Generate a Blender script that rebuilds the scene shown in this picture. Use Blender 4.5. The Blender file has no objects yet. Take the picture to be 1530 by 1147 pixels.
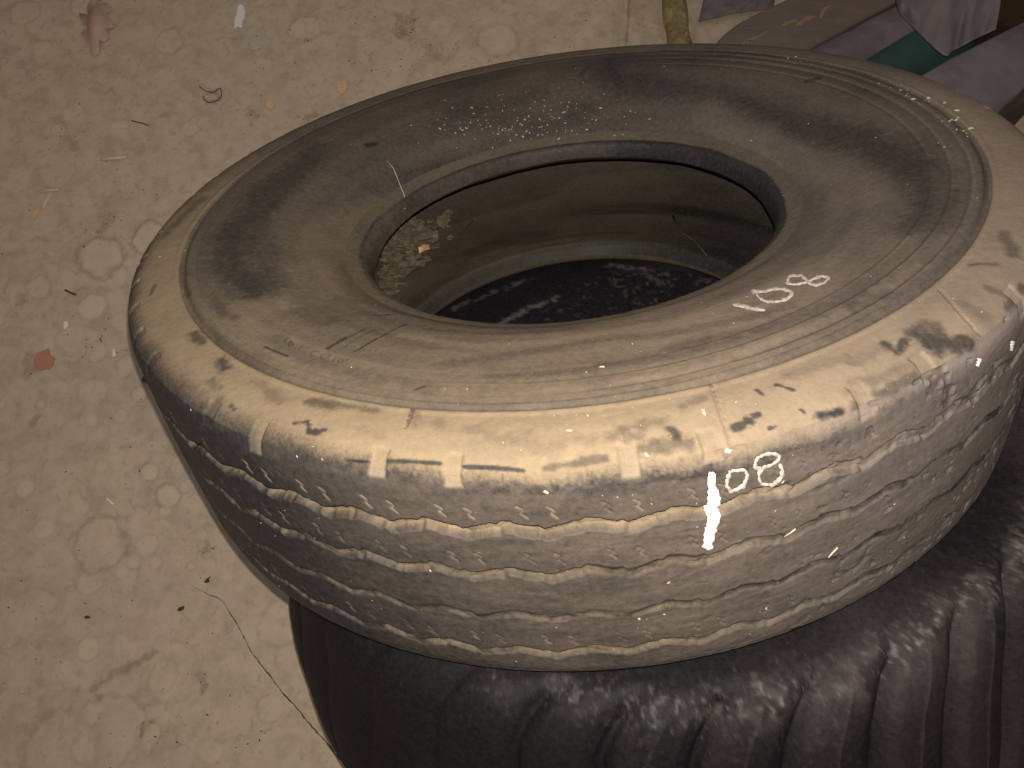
import bpy, bmesh, math, random
import numpy as np
from mathutils import Vector, Matrix, Euler
from mathutils.bvhtree import BVHTree

random.seed(7); RNG = np.random.default_rng(7)
scene = bpy.context.scene
COL = scene.collection
W_PX, H_PX, F_PX = 1530.0, 1147.0, 1232.64
R_ = math.radians

# ------------------------------------------------------------------ camera
CAM_H, CAM_PITCH = 1.738, 18.0
cam = bpy.data.cameras.new('camera')
cam.sensor_width = 36.0; cam.lens = 36.0 * F_PX / W_PX
cam.clip_start = 0.02; cam.clip_end = 60
cam_o = bpy.data.objects.new('camera', cam); COL.objects.link(cam_o)
cam_o.location = (0, 0, CAM_H); cam_o.rotation_euler = (R_(CAM_PITCH), 0, 0)
scene.camera = cam_o
CAM_W = Matrix.Translation((0, 0, CAM_H)) @ Euler((R_(CAM_PITCH), 0, 0)).to_matrix().to_4x4()

# ------------------------------------------------------------------ light: phone flash above the lens, dim shed light around
world = bpy.data.worlds.new('World'); scene.world = world; world.use_nodes = True
bg = world.node_tree.nodes['Background']
bg.inputs[0].default_value = (1.0, 0.92, 0.90, 1); bg.inputs[1].default_value = 0.14
fl = bpy.data.lights.new('flash', 'SPOT'); fl.energy = 40; fl.shadow_soft_size = 0.003; fl.spot_size = R_(132); fl.spot_blend = 1.0; fl.color = (1.0, 0.93, 0.845)
fl_o = bpy.data.objects.new('flash', fl); COL.objects.link(fl_o)
fl_o.location = CAM_W @ Vector((0.003, 0.020, 0.0)); fl_o.rotation_euler = (R_(CAM_PITCH + 5), 0, 0)
scene.view_settings.view_transform = 'Standard'; scene.view_settings.look = 'None'
scene.view_settings.exposure = 0.30; scene.view_settings.gamma = 1.0
scene.view_settings.use_curve_mapping = False

# ------------------------------------------------------------------ the tyre frame, solved from the rings seen in the photograph
CAM_T = Matrix.Translation((0, -0.9758, 0.6951)) @ Euler((0.9259, 0.1436, 0.0025)).to_matrix().to_4x4()
M_T = CAM_W @ CAM_T.inverted()

# ------------------------------------------------------------------ helpers
def link(o, parent=None):
    COL.objects.link(o)
    if parent is not None: o.parent = parent
    return o

def tag(o, label=None, cat=None, group=None, kind=None):
    if label: o['label'] = label
    if cat: o['category'] = cat
    if group: o['group'] = group
    if kind: o['kind'] = kind
    return o

def empty(name, mat=None):
    o = bpy.data.objects.new(name, None); COL.objects.link(o); o.empty_display_size = 0.05
    if mat is not None: o.matrix_world = mat
    return o

def mesh_obj(name, verts, faces, mat, parent=None, smooth=True):
    me = bpy.data.meshes.new(name); me.from_pydata([tuple(v) for v in verts], [], faces); me.update()
    if smooth: me.shade_smooth()
    o = bpy.data.objects.new(name, me)
    if mat: me.materials.append(mat)
    return link(o, parent)

def grid_obj(name, P, mat, parent=None, closed=False, attrs=None, flip=False):
    nt, ns, _ = P.shape
    idx = np.arange(nt * ns).reshape(nt, ns)
    a = idx if closed else idx[:-1]
    b = np.roll(idx, -1, 0) if closed else idx[1:]
    q = np.stack([a[:, :-1], b[:, :-1], b[:, 1:], a[:, 1:]], -1).reshape(-1, 4)
    if flip: q = q[:, ::-1]
    n = len(q)
    me = bpy.data.meshes.new(name)
    me.vertices.add(nt * ns); me.vertices.foreach_set('co', np.ascontiguousarray(P, dtype=np.float32).ravel())
    me.loops.add(n * 4); me.loops.foreach_set('vertex_index', np.ascontiguousarray(q, dtype=np.int32).ravel())
    me.polygons.add(n); me.polygons.foreach_set('loop_start', np.arange(0, n * 4, 4, dtype=np.int32))
    me.update(calc_edges=True); me.shade_smooth()
    for k, v in (attrs or {}).items():
        at = me.attributes.new(k, 'FLOAT', 'POINT'); at.data.foreach_set('value', np.ascontiguousarray(v, dtype=np.float32).ravel())
    me.materials.append(mat)
    return link(bpy.data.objects.new(name, me), parent)

def vnoise(P, scale, seed=0):
    p = P * scale; i = np.floor(p).astype(np.int64); f = p - i; f = f * f * (3 - 2 * f)
    out = np.zeros(P.shape[:-1])
    for dx in (0, 1):
        for dy in (0, 1):
            for dz in (0, 1):
                h = ((i[..., 0] + dx) * 374761393 + (i[..., 1] + dy) * 668265263 + (i[..., 2] + dz) * 2147483647 + seed * 974711) & 0xffffffff
                h = ((h ^ (h >> 13)) * 1274126177) & 0xffffffff
                h = h ^ (h >> 16)
                w = (f[..., 0] if dx else 1 - f[..., 0]) * (f[..., 1] if dy else 1 - f[..., 1]) * (f[..., 2] if dz else 1 - f[..., 2])
                out += w * (h & 0xffff) / 65535.0
    return out

def fbm(P, scale, seed=0, oct=3):
    a, s, t = 0.0, 1.0, 0.0
    for k in range(oct):
        a = a + s * vnoise(P, scale * 2.03 ** k, seed + 17 * k); t += s; s *= 0.55
    return a / t

def sstep(a, b, x):
    t = np.clip((x - a) / (b - a), 0, 1); return t * t * (3 - 2 * t)

def seg_dist(P, pts):
    d = np.full(P.shape[:-1], 1e9)
    for a, b in zip(pts[:-1], pts[1:]):
        a = np.array(a); ab = np.array(b) - a; L = max(ab @ ab, 1e-12)
        t = np.clip(((P - a) @ ab) / L, 0, 1)
        d = np.minimum(d, np.linalg.norm(P - (a + t[..., None] * ab), axis=-1))
    return d

def catmull(pts, n):
    p = np.array(pts, float); p = np.vstack([2 * p[0] - p[1], p, 2 * p[-1] - p[-2]])
    out = []
    for i in range(1, len(p) - 2):
        t = np.linspace(0, 1, 40, endpoint=False)[:, None]
        a, b, c, d = p[i - 1:i + 3]
        out.append(0.5 * (2 * b + (c - a) * t + (2 * a - 5 * b + 4 * c - d) * t ** 2 + (3 * b - a - 3 * c + d) * t ** 3))
    out = np.vstack(out + [p[-2][None]])
    s = np.concatenate([[0], np.cumsum(np.linalg.norm(np.diff(out, axis=0), axis=1))])
    u = np.linspace(0, s[-1], n)
    return np.stack([np.interp(u, s, out[:, k]) for k in range(out.shape[1])], 1)

# ------------------------------------------------------------------ materials
def nmat(name):
    m = bpy.data.materials.new(name); m.use_nodes = True
    nt = m.node_tree; b = nt.nodes['Principled BSDF']
    return m, nt, b

class NB:
    def __init__(s, nt): s.nt = nt; s.tc = nt.nodes.new('ShaderNodeTexCoord')
    def noise(s, scale, detail=4, rough=0.6, dist=0.0, vec=None):
        n = s.nt.nodes.new('ShaderNodeTexNoise'); n.inputs['Scale'].default_value = scale; n.inputs['Detail'].default_value = detail
        n.inputs['Roughness'].default_value = rough; n.inputs['Distortion'].default_value = dist
        s.nt.links.new(vec or s.tc.outputs['Object'], n.inputs['Vector']); return n.outputs['Fac']
    def voro(s, scale, feature='F1', out='Distance', rnd=1.0):
        n = s.nt.nodes.new('ShaderNodeTexVoronoi'); n.feature = feature; n.inputs['Scale'].default_value = scale; n.inputs['Randomness'].default_value = rnd
        s.nt.links.new(s.tc.outputs['Object'], n.inputs['Vector']); return n.outputs[out]
    def attr(s, name):
        n = s.nt.nodes.new('ShaderNodeAttribute'); n.attribute_name = name; return n.outputs['Fac']
    def math(s, op, a, b=0.0, clamp=False):
        n = s.nt.nodes.new('ShaderNodeMath'); n.operation = op; n.use_clamp = clamp
        for i, v in enumerate((a, b)):
            if isinstance(v, (int, float)): n.inputs[i].default_value = v
            else: s.nt.links.new(v, n.inputs[i])
        return n.outputs[0]
    def remap(s, x, a, b, c=0.0, d=1.0):
        n = s.nt.nodes.new('ShaderNodeMapRange'); n.clamp = True
        s.nt.links.new(x, n.inputs[0])
        for i, v in zip((1, 2, 3, 4), (a, b, c, d)): n.inputs[i].default_value = v
        return n.outputs[0]
    def mix(s, fac, a, b, mode='MIX'):
        n = s.nt.nodes.new('ShaderNodeMix'); n.data_type = 'RGBA'; n.blend_type = mode
        for i, v in ((0, fac), (6, a), (7, b)):
            if isinstance(v, (int, float)): n.inputs[i].default_value = v
            elif isinstance(v, tuple): n.inputs[i].default_value = v if len(v) == 4 else v + (1,)
            else: s.nt.links.new(v, n.inputs[i])
        return n.outputs[2]
    def bump(s, h, strength, dist):
        n = s.nt.nodes.new('ShaderNodeBump'); n.inputs['Strength'].default_value = strength; n.inputs['Distance'].default_value = dist
        s.nt.links.new(h, n.inputs['Height']); return n.outputs[0]

def dusty_rubber(name, tan=(0.345, 0.256, 0.155), mauve=(0.30, 0.247, 0.222), rub=(0.021, 0.020, 0.0205), bumps=0.35, nz=0.35, spec=0.30, ro=0.5):
    m, nt, b = nmat(name); n = NB(nt); L = nt.links.new
    d = n.attr('dust'); t = n.attr('tint')
    big = n.noise(9, 5, 0.62); fine = n.noise(160, 4, 0.7); grain = n.noise(620, 3, 0.7)
    k = n.remap(d, 0.0, 0.45, nz, 1.0)
    v = n.math('ADD', n.math('MULTIPLY', n.math('SUBTRACT', fine, 0.5), 0.42), n.math('MULTIPLY', n.math('SUBTRACT', grain, 0.5), 0.22))
    v = n.math('ADD', v, n.math('MULTIPLY', n.math('SUBTRACT', big, 0.5), 0.28))
    fac = n.math('ADD', d, n.math('MULTIPLY', v, k), clamp=True)
    dc = n.mix(t, tan, mauve)
    dc = n.mix(n.remap(n.noise(38, 5, 0.65), 0.3, 0.75, 0, 0.42), dc, (0.20, 0.155, 0.105))
    dc = n.mix(n.remap(grain, 0.62, 0.8, 0, 0.35), dc, (0.42, 0.33, 0.22))
    rc = n.mix(n.remap(fine, 0.35, 0.7), rub, tuple(c * 1.9 for c in rub))
    c = n.mix(fac, rc, dc)
    L(c, b.inputs['Base Color']); L(n.remap(fac, 0, 0.6, ro, 0.97), b.inputs['Roughness'])
    L(n.remap(fac, 0, 0.5, spec, 0.06), b.inputs['Specular IOR Level'])
    h = n.math('ADD', n.math('MULTIPLY', fine, 0.6), n.math('MULTIPLY', grain, 0.4))
    L(n.bump(h, bumps, 0.0016), b.inputs['Normal'])
    return m

def simple_mat(name, c1, c2, scale=40, rough=0.9, bump=0.3, bdist=0.002, spec=0.2, c3=None, s3=9, stretch=None):
    m, nt, b = nmat(name); n = NB(nt); L = nt.links.new
    vec = None
    if stretch:
        mp = nt.nodes.new('ShaderNodeMapping'); mp.inputs['Scale'].default_value = stretch; L(n.tc.outputs['Object'], mp.inputs['Vector']); vec = mp.outputs[0]
    f = n.noise(scale, 6, 0.65, 0.2, vec)
    c = n.mix(n.remap(f, 0.32, 0.7), c1, c2)
    if c3: c = n.mix(n.remap(n.noise(s3, 5, 0.6), 0.48, 0.72), c, c3)
    L(c, b.inputs['Base Color']); b.inputs['Roughness'].default_value = rough; b.inputs['Specular IOR Level'].default_value = spec
    L(n.bump(n.noise(scale * 3, 5, 0.7, 0, vec), bump, bdist), b.inputs['Normal'])
    return m

M_TYRE = dusty_rubber('dusty_rubber')
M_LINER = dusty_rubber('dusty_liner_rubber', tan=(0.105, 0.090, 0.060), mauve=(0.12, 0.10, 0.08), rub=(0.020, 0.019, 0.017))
M_LOWER = dusty_rubber('black_rubber', tan=(0.34, 0.32, 0.30), mauve=(0.165, 0.135, 0.134), rub=(0.0085, 0.0078, 0.0088), bumps=0.28, nz=0.20, spec=0.16, ro=0.62)
M_PAINT = simple_mat('white_marker_paint', (0.95, 0.93, 0.88), (0.85, 0.82, 0.76), 260, 0.75, 0.4, 0.0008)
M_PAINT_THIN = simple_mat('thin_white_paint', (0.30, 0.25, 0.20), (0.74, 0.69, 0.62), 330, 0.8, 0.4, 0.0008)
M_CRUMB_L = simple_mat('pale_crumb', (0.60, 0.53, 0.42), (0.42, 0.35, 0.26), 200)
M_CRUMB_D = simple_mat('dark_crumb', (0.08, 0.06, 0.042), (0.18, 0.135, 0.095), 200)
M_LEAF = simple_mat('dry_leaf', (0.74, 0.47, 0.36), (0.62, 0.40, 0.31), 60, 0.85, 0.5, 0.002, c3=(0.60, 0.46, 0.36), s3=22)
M_RED = simple_mat('brick_chip', (0.62, 0.27, 0.165), (0.52, 0.26, 0.17), 70, 0.9, 0.6, 0.002)
M_CHIP = simple_mat('wood_chip', (0.86, 0.54, 0.30), (0.74, 0.46, 0.26), 80, 0.85, 0.4, 0.001)
M_STRAW = simple_mat('straw', (0.80, 0.68, 0.46), (0.66, 0.55, 0.38), 120, 0.8)
M_GREYCHIP = simple_mat('plaster_chip', (0.62, 0.54, 0.42), (0.52, 0.45, 0.35), 80, 0.95, 0.4, 0.001)
M_TWIG = simple_mat('dark_twig', (0.06, 0.045, 0.03), (0.12, 0.09, 0.06), 120)
M_BARK = simple_mat('mossy_bark', (0.36, 0.28, 0.125), (0.19, 0.14, 0.06), 26, 0.9, 0.8, 0.006, c3=(0.50, 0.42, 0.20), s3=30, stretch=(1.6, 1.6, 0.5))
M_PLANK = simple_mat('dusty_board', (0.165, 0.125, 0.108), (0.215, 0.165, 0.142), 14, 0.9, 0.25, 0.002, c3=(0.215, 0.155, 0.112), s3=7, stretch=(1, 5, 1))
M_FILM = simple_mat('dusty_film', (0.18, 0.153, 0.147), (0.245, 0.212, 0.207), 11, 0.8, 0.4, 0.004, c3=(0.115, 0.088, 0.082), s3=6)
M_GREEN = simple_mat('green_plastic', (0.030, 0.075, 0.063), (0.042, 0.096, 0.082), 30, 0.7, 0.1, 0.001, spec=0.4)
M_CRATE = simple_mat('dusty_crate', (0.085, 0.062, 0.056), (0.125, 0.092, 0.084), 24, 0.9, 0.5, 0.004, c3=(0.22, 0.16, 0.15), s3=18)
M_BROWN = simple_mat('dark_brown_board', (0.045, 0.022, 0.012), (0.06, 0.03, 0.016), 20, 0.8)
M_MUD = simple_mat('dried_mud', (0.20, 0.155, 0.10), (0.10, 0.078, 0.05), 70, 0.95, 0.7, 0.003, c3=(0.27, 0.225, 0.155), s3=60)

# ------------------------------------------------------------------ picking points from directions
def cam_dir(px, py): return Vector(((px - W_PX / 2) / F_PX, (H_PX / 2 - py) / F_PX, -1.0))
def floor_pt(px, py, z=0.0):
    d = CAM_W.to_3x3() @ cam_dir(px, py); o = CAM_W.translation
    return o + d * ((z - o.z) / d.z)
CT_O = CAM_T.translation.copy(); CT_R = CAM_T.to_3x3()

# ------------------------------------------------------------------ upper tyre: profile and relief
WARP_N, WARP_F = 0.014, 0.009
PROF_SIDE = [(0.286, 0.2335), (0.305, 0.2465), (0.335, 0.2615), (0.37, 0.2745), (0.40, 0.282), (0.43, 0.287), (0.4665, 0.2885)]
PROF_SHOULDER = [(0.4665, 0.2885), (0.49, 0.2895), (0.506, 0.2878), (0.520, 0.2838), (0.530, 0.2770)]
PROF_TREAD = [(0.530, 0.2770), (0.5342, 0.2665), (0.5362, 0.250), (0.5368, 0.22), (0.5375, 0.155), (0.5365, 0.09), (0.5345, 0.045), (0.532, 0.030)]
PROF_BEAD = [(0.256, 0.197), (0.2562, 0.203), (0.2580, 0.2135), (0.2620, 0.2205), (0.2665, 0.2235), (0.275, 0.2280), (0.286, 0.2335)]
PROF_UNDER = [(0.532, 0.030), (0.522, 0.018), (0.49, 0.010), (0.44, 0.004), (0.38, 0.003), (0.32, 0.004), (0.285, 0.004), (0.277, 0.008), (0.274, 0.018)]
PROF_LINER = [(0.274, 0.018), (0.283, 0.035), (0.30, 0.036), (0.36, 0.036), (0.44, 0.045), (0.495, 0.08), (0.51, 0.15), (0.495, 0.215), (0.44, 0.248), (0.36, 0.240), (0.30, 0.218), (0.27, 0.196), (0.256, 0.196)]
NP_ = 52                                  # tread periods round the tyre
GROOVES = (0.2230, 0.1715, 0.1165, 0.0635)

def warp(R, Z, TH):
    k = sstep(0.42, 0.27, R) * sstep(0.10, 0.19, Z)
    s = -np.sin(TH)
    k2 = sstep(0.256, 0.272, R) * sstep(0.40, 0.29, R) * sstep(0.10, 0.19, Z)
    return Z + np.where(s > 0, k * WARP_N * s, k2 * WARP_F * s)

def rev(prof, ns, TH, disp=None):
    pr = catmull(prof, ns); dr = np.gradient(pr, axis=0); L = np.linalg.norm(dr, axis=1)[:, None]
    nr = np.stack([-dr[:, 1], dr[:, 0]], 1) / L        # left of travel direction
    R = np.broadcast_to(pr[:, 0], (len(TH), ns)); Z = np.broadcast_to(pr[:, 1], (len(TH), ns)); T = np.broadcast_to(TH[:, None], (len(TH), ns))
    d = disp(T, R, Z) if disp is not None else 0.0
    R2 = R + nr[:, 0] * d; Z2 = warp(R, Z, T) + nr[:, 1] * d
    return np.stack([R2 * np.cos(T), R2 * np.sin(T), Z2], -1), T, R, Z

def thetas(n_front, n_back, a=-205, b=25):
    f = np.radians(np.linspace(a, b, n_front, endpoint=False)); k = np.radians(np.linspace(b, a + 360, n_back, endpoint=False))
    return np.concatenate([f, k])

# coarse surface for picking
th0 = np.linspace(-math.pi, math.pi, 240, endpoint=False)
pv, pf = [], []
for pr_, ns_ in ((PROF_BEAD, 10), (PROF_SIDE, 24), (PROF_SHOULDER, 10), (PROF_TREAD, 24), (PROF_LINER, 30)):
    P_, *_q = rev(pr_, ns_, th0); o_ = len(pv); pv += [tuple(v) for v in P_.reshape(-1, 3)]
    for i in range(240):
        for j in range(ns_ - 1):
            a = o_ + i * ns_ + j; b = o_ + ((i + 1) % 240) * ns_ + j
            pf.append((a, b, b + 1, a + 1))
BVH_T = BVHTree.FromPolygons(pv, pf)
def tyre_pt(px, py):
    d = (CT_R @ cam_dir(px, py)).normalized()
    loc, nrm, i, dist = BVH_T.ray_cast(CT_O, d)
    if loc is None: return None
    if nrm.dot(d) > 0: nrm = -nrm
    return loc, nrm, dist

_h = tyre_pt(680, 702)[0]; TAB_PH = math.atan2(_h.y, _h.x)
_h = tyre_pt(748, 774)[0]; ZIG_PH = 0.5 - NP_ * math.atan2(_h.y, _h.x) / (2 * math.pi)
_h = tyre_pt(546, 744)[0]; SIPE_PH = math.atan2(_h.y, _h.x)
def zig(u):                               # stepped zigzag of period 1, range -1..1
    u = u % 1.0
    return np.interp(u, [0, .10, .36, .44, .5, .60, .86, .94, 1], [-1, -.80, .40, .30, 1, .80, -.40, -.30, -1])

def groove_field(T, Z):
    """(inside-the-groove amount, groove number, signed distance across)"""
    R0 = 0.536; best = np.full(T.shape, 1e9); num = np.zeros(T.shape, int); sg = np.zeros(T.shape)
    for k, g in enumerate(GROOVES):
        c = g + 0.0046 * zig(NP_ * T / (2 * math.pi) + ZIG_PH + 0.06 * k)
        d = Z - c; hw = (0.0058, 0.0046, 0.0038, 0.0048)[k]
        e = np.abs(d) - hw
        m = e < best; best = np.where(m, e, best); num = np.where(m, k, num); sg = np.where(m, d, sg)
    return best, num, sg

def sipes(T, Z):
    R0 = 0.536; per = 2 * math.pi * R0 / NP_
    u0 = (T - SIPE_PH) * R0
    best = np.full(T.shape, 1e9)
    zz = [(-0.0036, 0.0060), (0.0010, 0.0026), (-0.0014, -0.0010), (0.0030, -0.0058)]
    for k, g in enumerate(GROOVES):
        for off, ph in ((0.0200, 0.0), (0.0185, 0.36)):
            z0 = g + off
            if z0 > 0.262 or z0 < 0.04 or k == 2: continue
            u = u0 - ph * per; u = u - np.round(u / per) * per
            best = np.minimum(best, seg_dist(np.stack([u, Z - z0], -1), zz))
    return best

def tab_mask(T, R, Z):
    """dust-filled notches across the shoulder edge"""
    per = 2 * math.pi / NP_
    j = np.round((T - TAB_PH) / per); u = (T - TAB_PH - j * per) * 0.53
    u = u + 0.0022 * np.sin(j * 5.1 + 1.0) + 0.0014 * (vnoise(XYZ(T, R, Z), 210, 39) - 0.5)
    a = (np.sin(j * 4.3 + 0.4) > -0.72) * sstep(0.0080, 0.0062, np.abs(u + 0.0012 * np.sin(j * 2.3)))
    sd = np.where(Z > 0.2772, (R - 0.530), (0.2770 - Z))       # <0 on the shoulder, >0 down the tread
    lim_t = 0.010 + 0.003 * np.sin(j * 1.7); lim_s = -0.014
    return a * sstep(lim_s - 0.0015, lim_s + 0.0015, sd) * sstep(lim_t + 0.0015, lim_t - 0.0015, sd)

SEAMS_PX = [((1062, 574), (1092, 664)), ((1404, 432), (1468, 506)), ((617, 610), (606, 638))]
SEAMS = []
for a, b in SEAMS_PX:
    SEAMS.append([tuple(tyre_pt(a[0] + (b[0] - a[0]) * t, a[1] + (b[1] - a[1]) * t)[0]) for t in np.linspace(0, 1, 6)])

def relief(hits):
    q = np.array([h[0] for h in hits]); T = np.arctan2(q[:, 1], q[:, 0])[:, None]; R = np.hypot(q[:, 0], q[:, 1])[:, None]; Z = q[:, 2][:, None]
    tr = (Z < 0.2765) & (R > 0.5); sd = (R < 0.4665) & ~tr
    d = np.where(tr, disp_tread(T, R, Z), np.where(sd, disp_side(T, R, Z), disp_shoulder(T, R, Z)))
    d = np.where((R < 0.286) & ~tr, 0.0, d)
    return d[:, 0]

def XYZ(T, R, Z): return np.stack([R * np.cos(T), R * np.sin(T), Z], -1)

def disp_side(T, R, Z):
    d = np.zeros(T.shape)
    for r0, h in ((0.4129, 0.0009), (0.4316, 0.0020), (0.4505, 0.0016)):
        h = h * (0.10 + 0.90 * sstep(-0.2, 0.6, np.cos(T) - 0.3 * np.clip(np.sin(T), 0, 1)))
        d = d + h * sstep(r0 - 0.0014, r0 + 0.0014, R) - h * sstep(r0 + 0.006, r0 + 0.018, R)
    d = d - 0.0030 * sstep(0.4615, 0.4635, R) * (0.3 + 0.7 * sstep(0.6, 0.0, np.sin(T) - 0.5 * np.clip(np.cos(T), 0, 1)))
    P = XYZ(T, R, Z)
    return d + 0.0010 * (fbm(P, 18, 3) - 0.5) + 0.0002 * (fbm(P, 160, 4, 2) - 0.5)

def disp_shoulder(T, R, Z):
    P = XYZ(T, R, Z)
    d = -0.0030 * sstep(0.4695, 0.4672, R) * (0.3 + 0.7 * sstep(0.6, 0.0, np.sin(T) - 0.5 * np.clip(np.cos(T), 0, 1))) + 0.0007 * sstep(0.469, 0.4715, R) * sstep(0.478, 0.4725, R)
    d = d + (0.0010 * (fbm(P, 22, 5) - 0.5) + 0.0003 * (fbm(P, 170, 6, 2) - 0.5)) * sstep(0.529, 0.518, R)
    for s in SEAMS: d = d - 0.0016 * sstep(0.0016, 0.0004, seg_dist(P, s))
    return d - 0.0018 * tab_mask(T, R, Z)

def rightness(T): return sstep(-0.05, 0.75, np.cos(T))      # 0 on the polished side, 1 on the dusty, clogged side

def disp_tread(T, R, Z):
    P = XYZ(T, R, Z)
    best, num, sg = groove_field(T, Z)
    mud = fbm(P, 42, 11, 3); rt = rightness(T)
    part = sstep(0.62, 0.48, fbm(P, 22, 68))
    depth = np.where(num == 0, 1.0, 0.25 + 0.75 * part) * np.where(num == 0, 0.0090, np.where(num == 1, 0.0055, np.where(num == 3, 0.0050, 0.0030)))
    clog = sstep(0.40, 0.62, mud + 0.16 * rt - 0.03)
    depth = depth * (1 - 0.60 * clog * (0.35 + 0.65 * rt)) * (1 - 0.62 * rt)
    g = sstep(0.0012, -0.0016, best + 0.0030 * (fbm(P, 150, 12, 2) - 0.5))
    crumble = 0.0030 * (fbm(P, 95, 13, 3) - 0.42)
    d = -g * (depth - crumble)
    sp = sipes(T, Z); d = d - 0.0011 * sstep(0.0015, 0.0006, sp) * (1 - g) * (1 - 0.6 * rt)
    d = d + (0.0016 * (fbm(P, 14, 14) - 0.5) + 0.0005 * (fbm(P * np.array([1, 1, 3.0]), 90, 15, 2) - 0.5)) * sstep(0.276, 0.262, Z)
    pit = fbm(P * np.array([1, 1, 1.7]), 75, 16, 2)
    d = d - 0.0026 * sstep(0.70, 0.80, pit) * (0.05 + 0.95 * rt)
    return d - 0.0018 * tab_mask(T, R, Z)

# hand-placed wear: (pixels along the mark, half width in pixels, wanted dust, strength, softness, jitter)
def mark(pxs, w, val, strength=1.0, soft=0.5, jit=0.6, dens=1):
    pts, dd = [], []
    for p in pxs:
        h = tyre_pt(*p)
        if h: pts.append(np.array(h[0])); dd.append(h[2])
    if len(pts) == 1: pts.append(pts[0] + 1e-4)
    if len(pts) < 2: return None
    return (pts, w * float(np.mean(dd)) / F_PX, val, strength, soft, jit)

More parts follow.
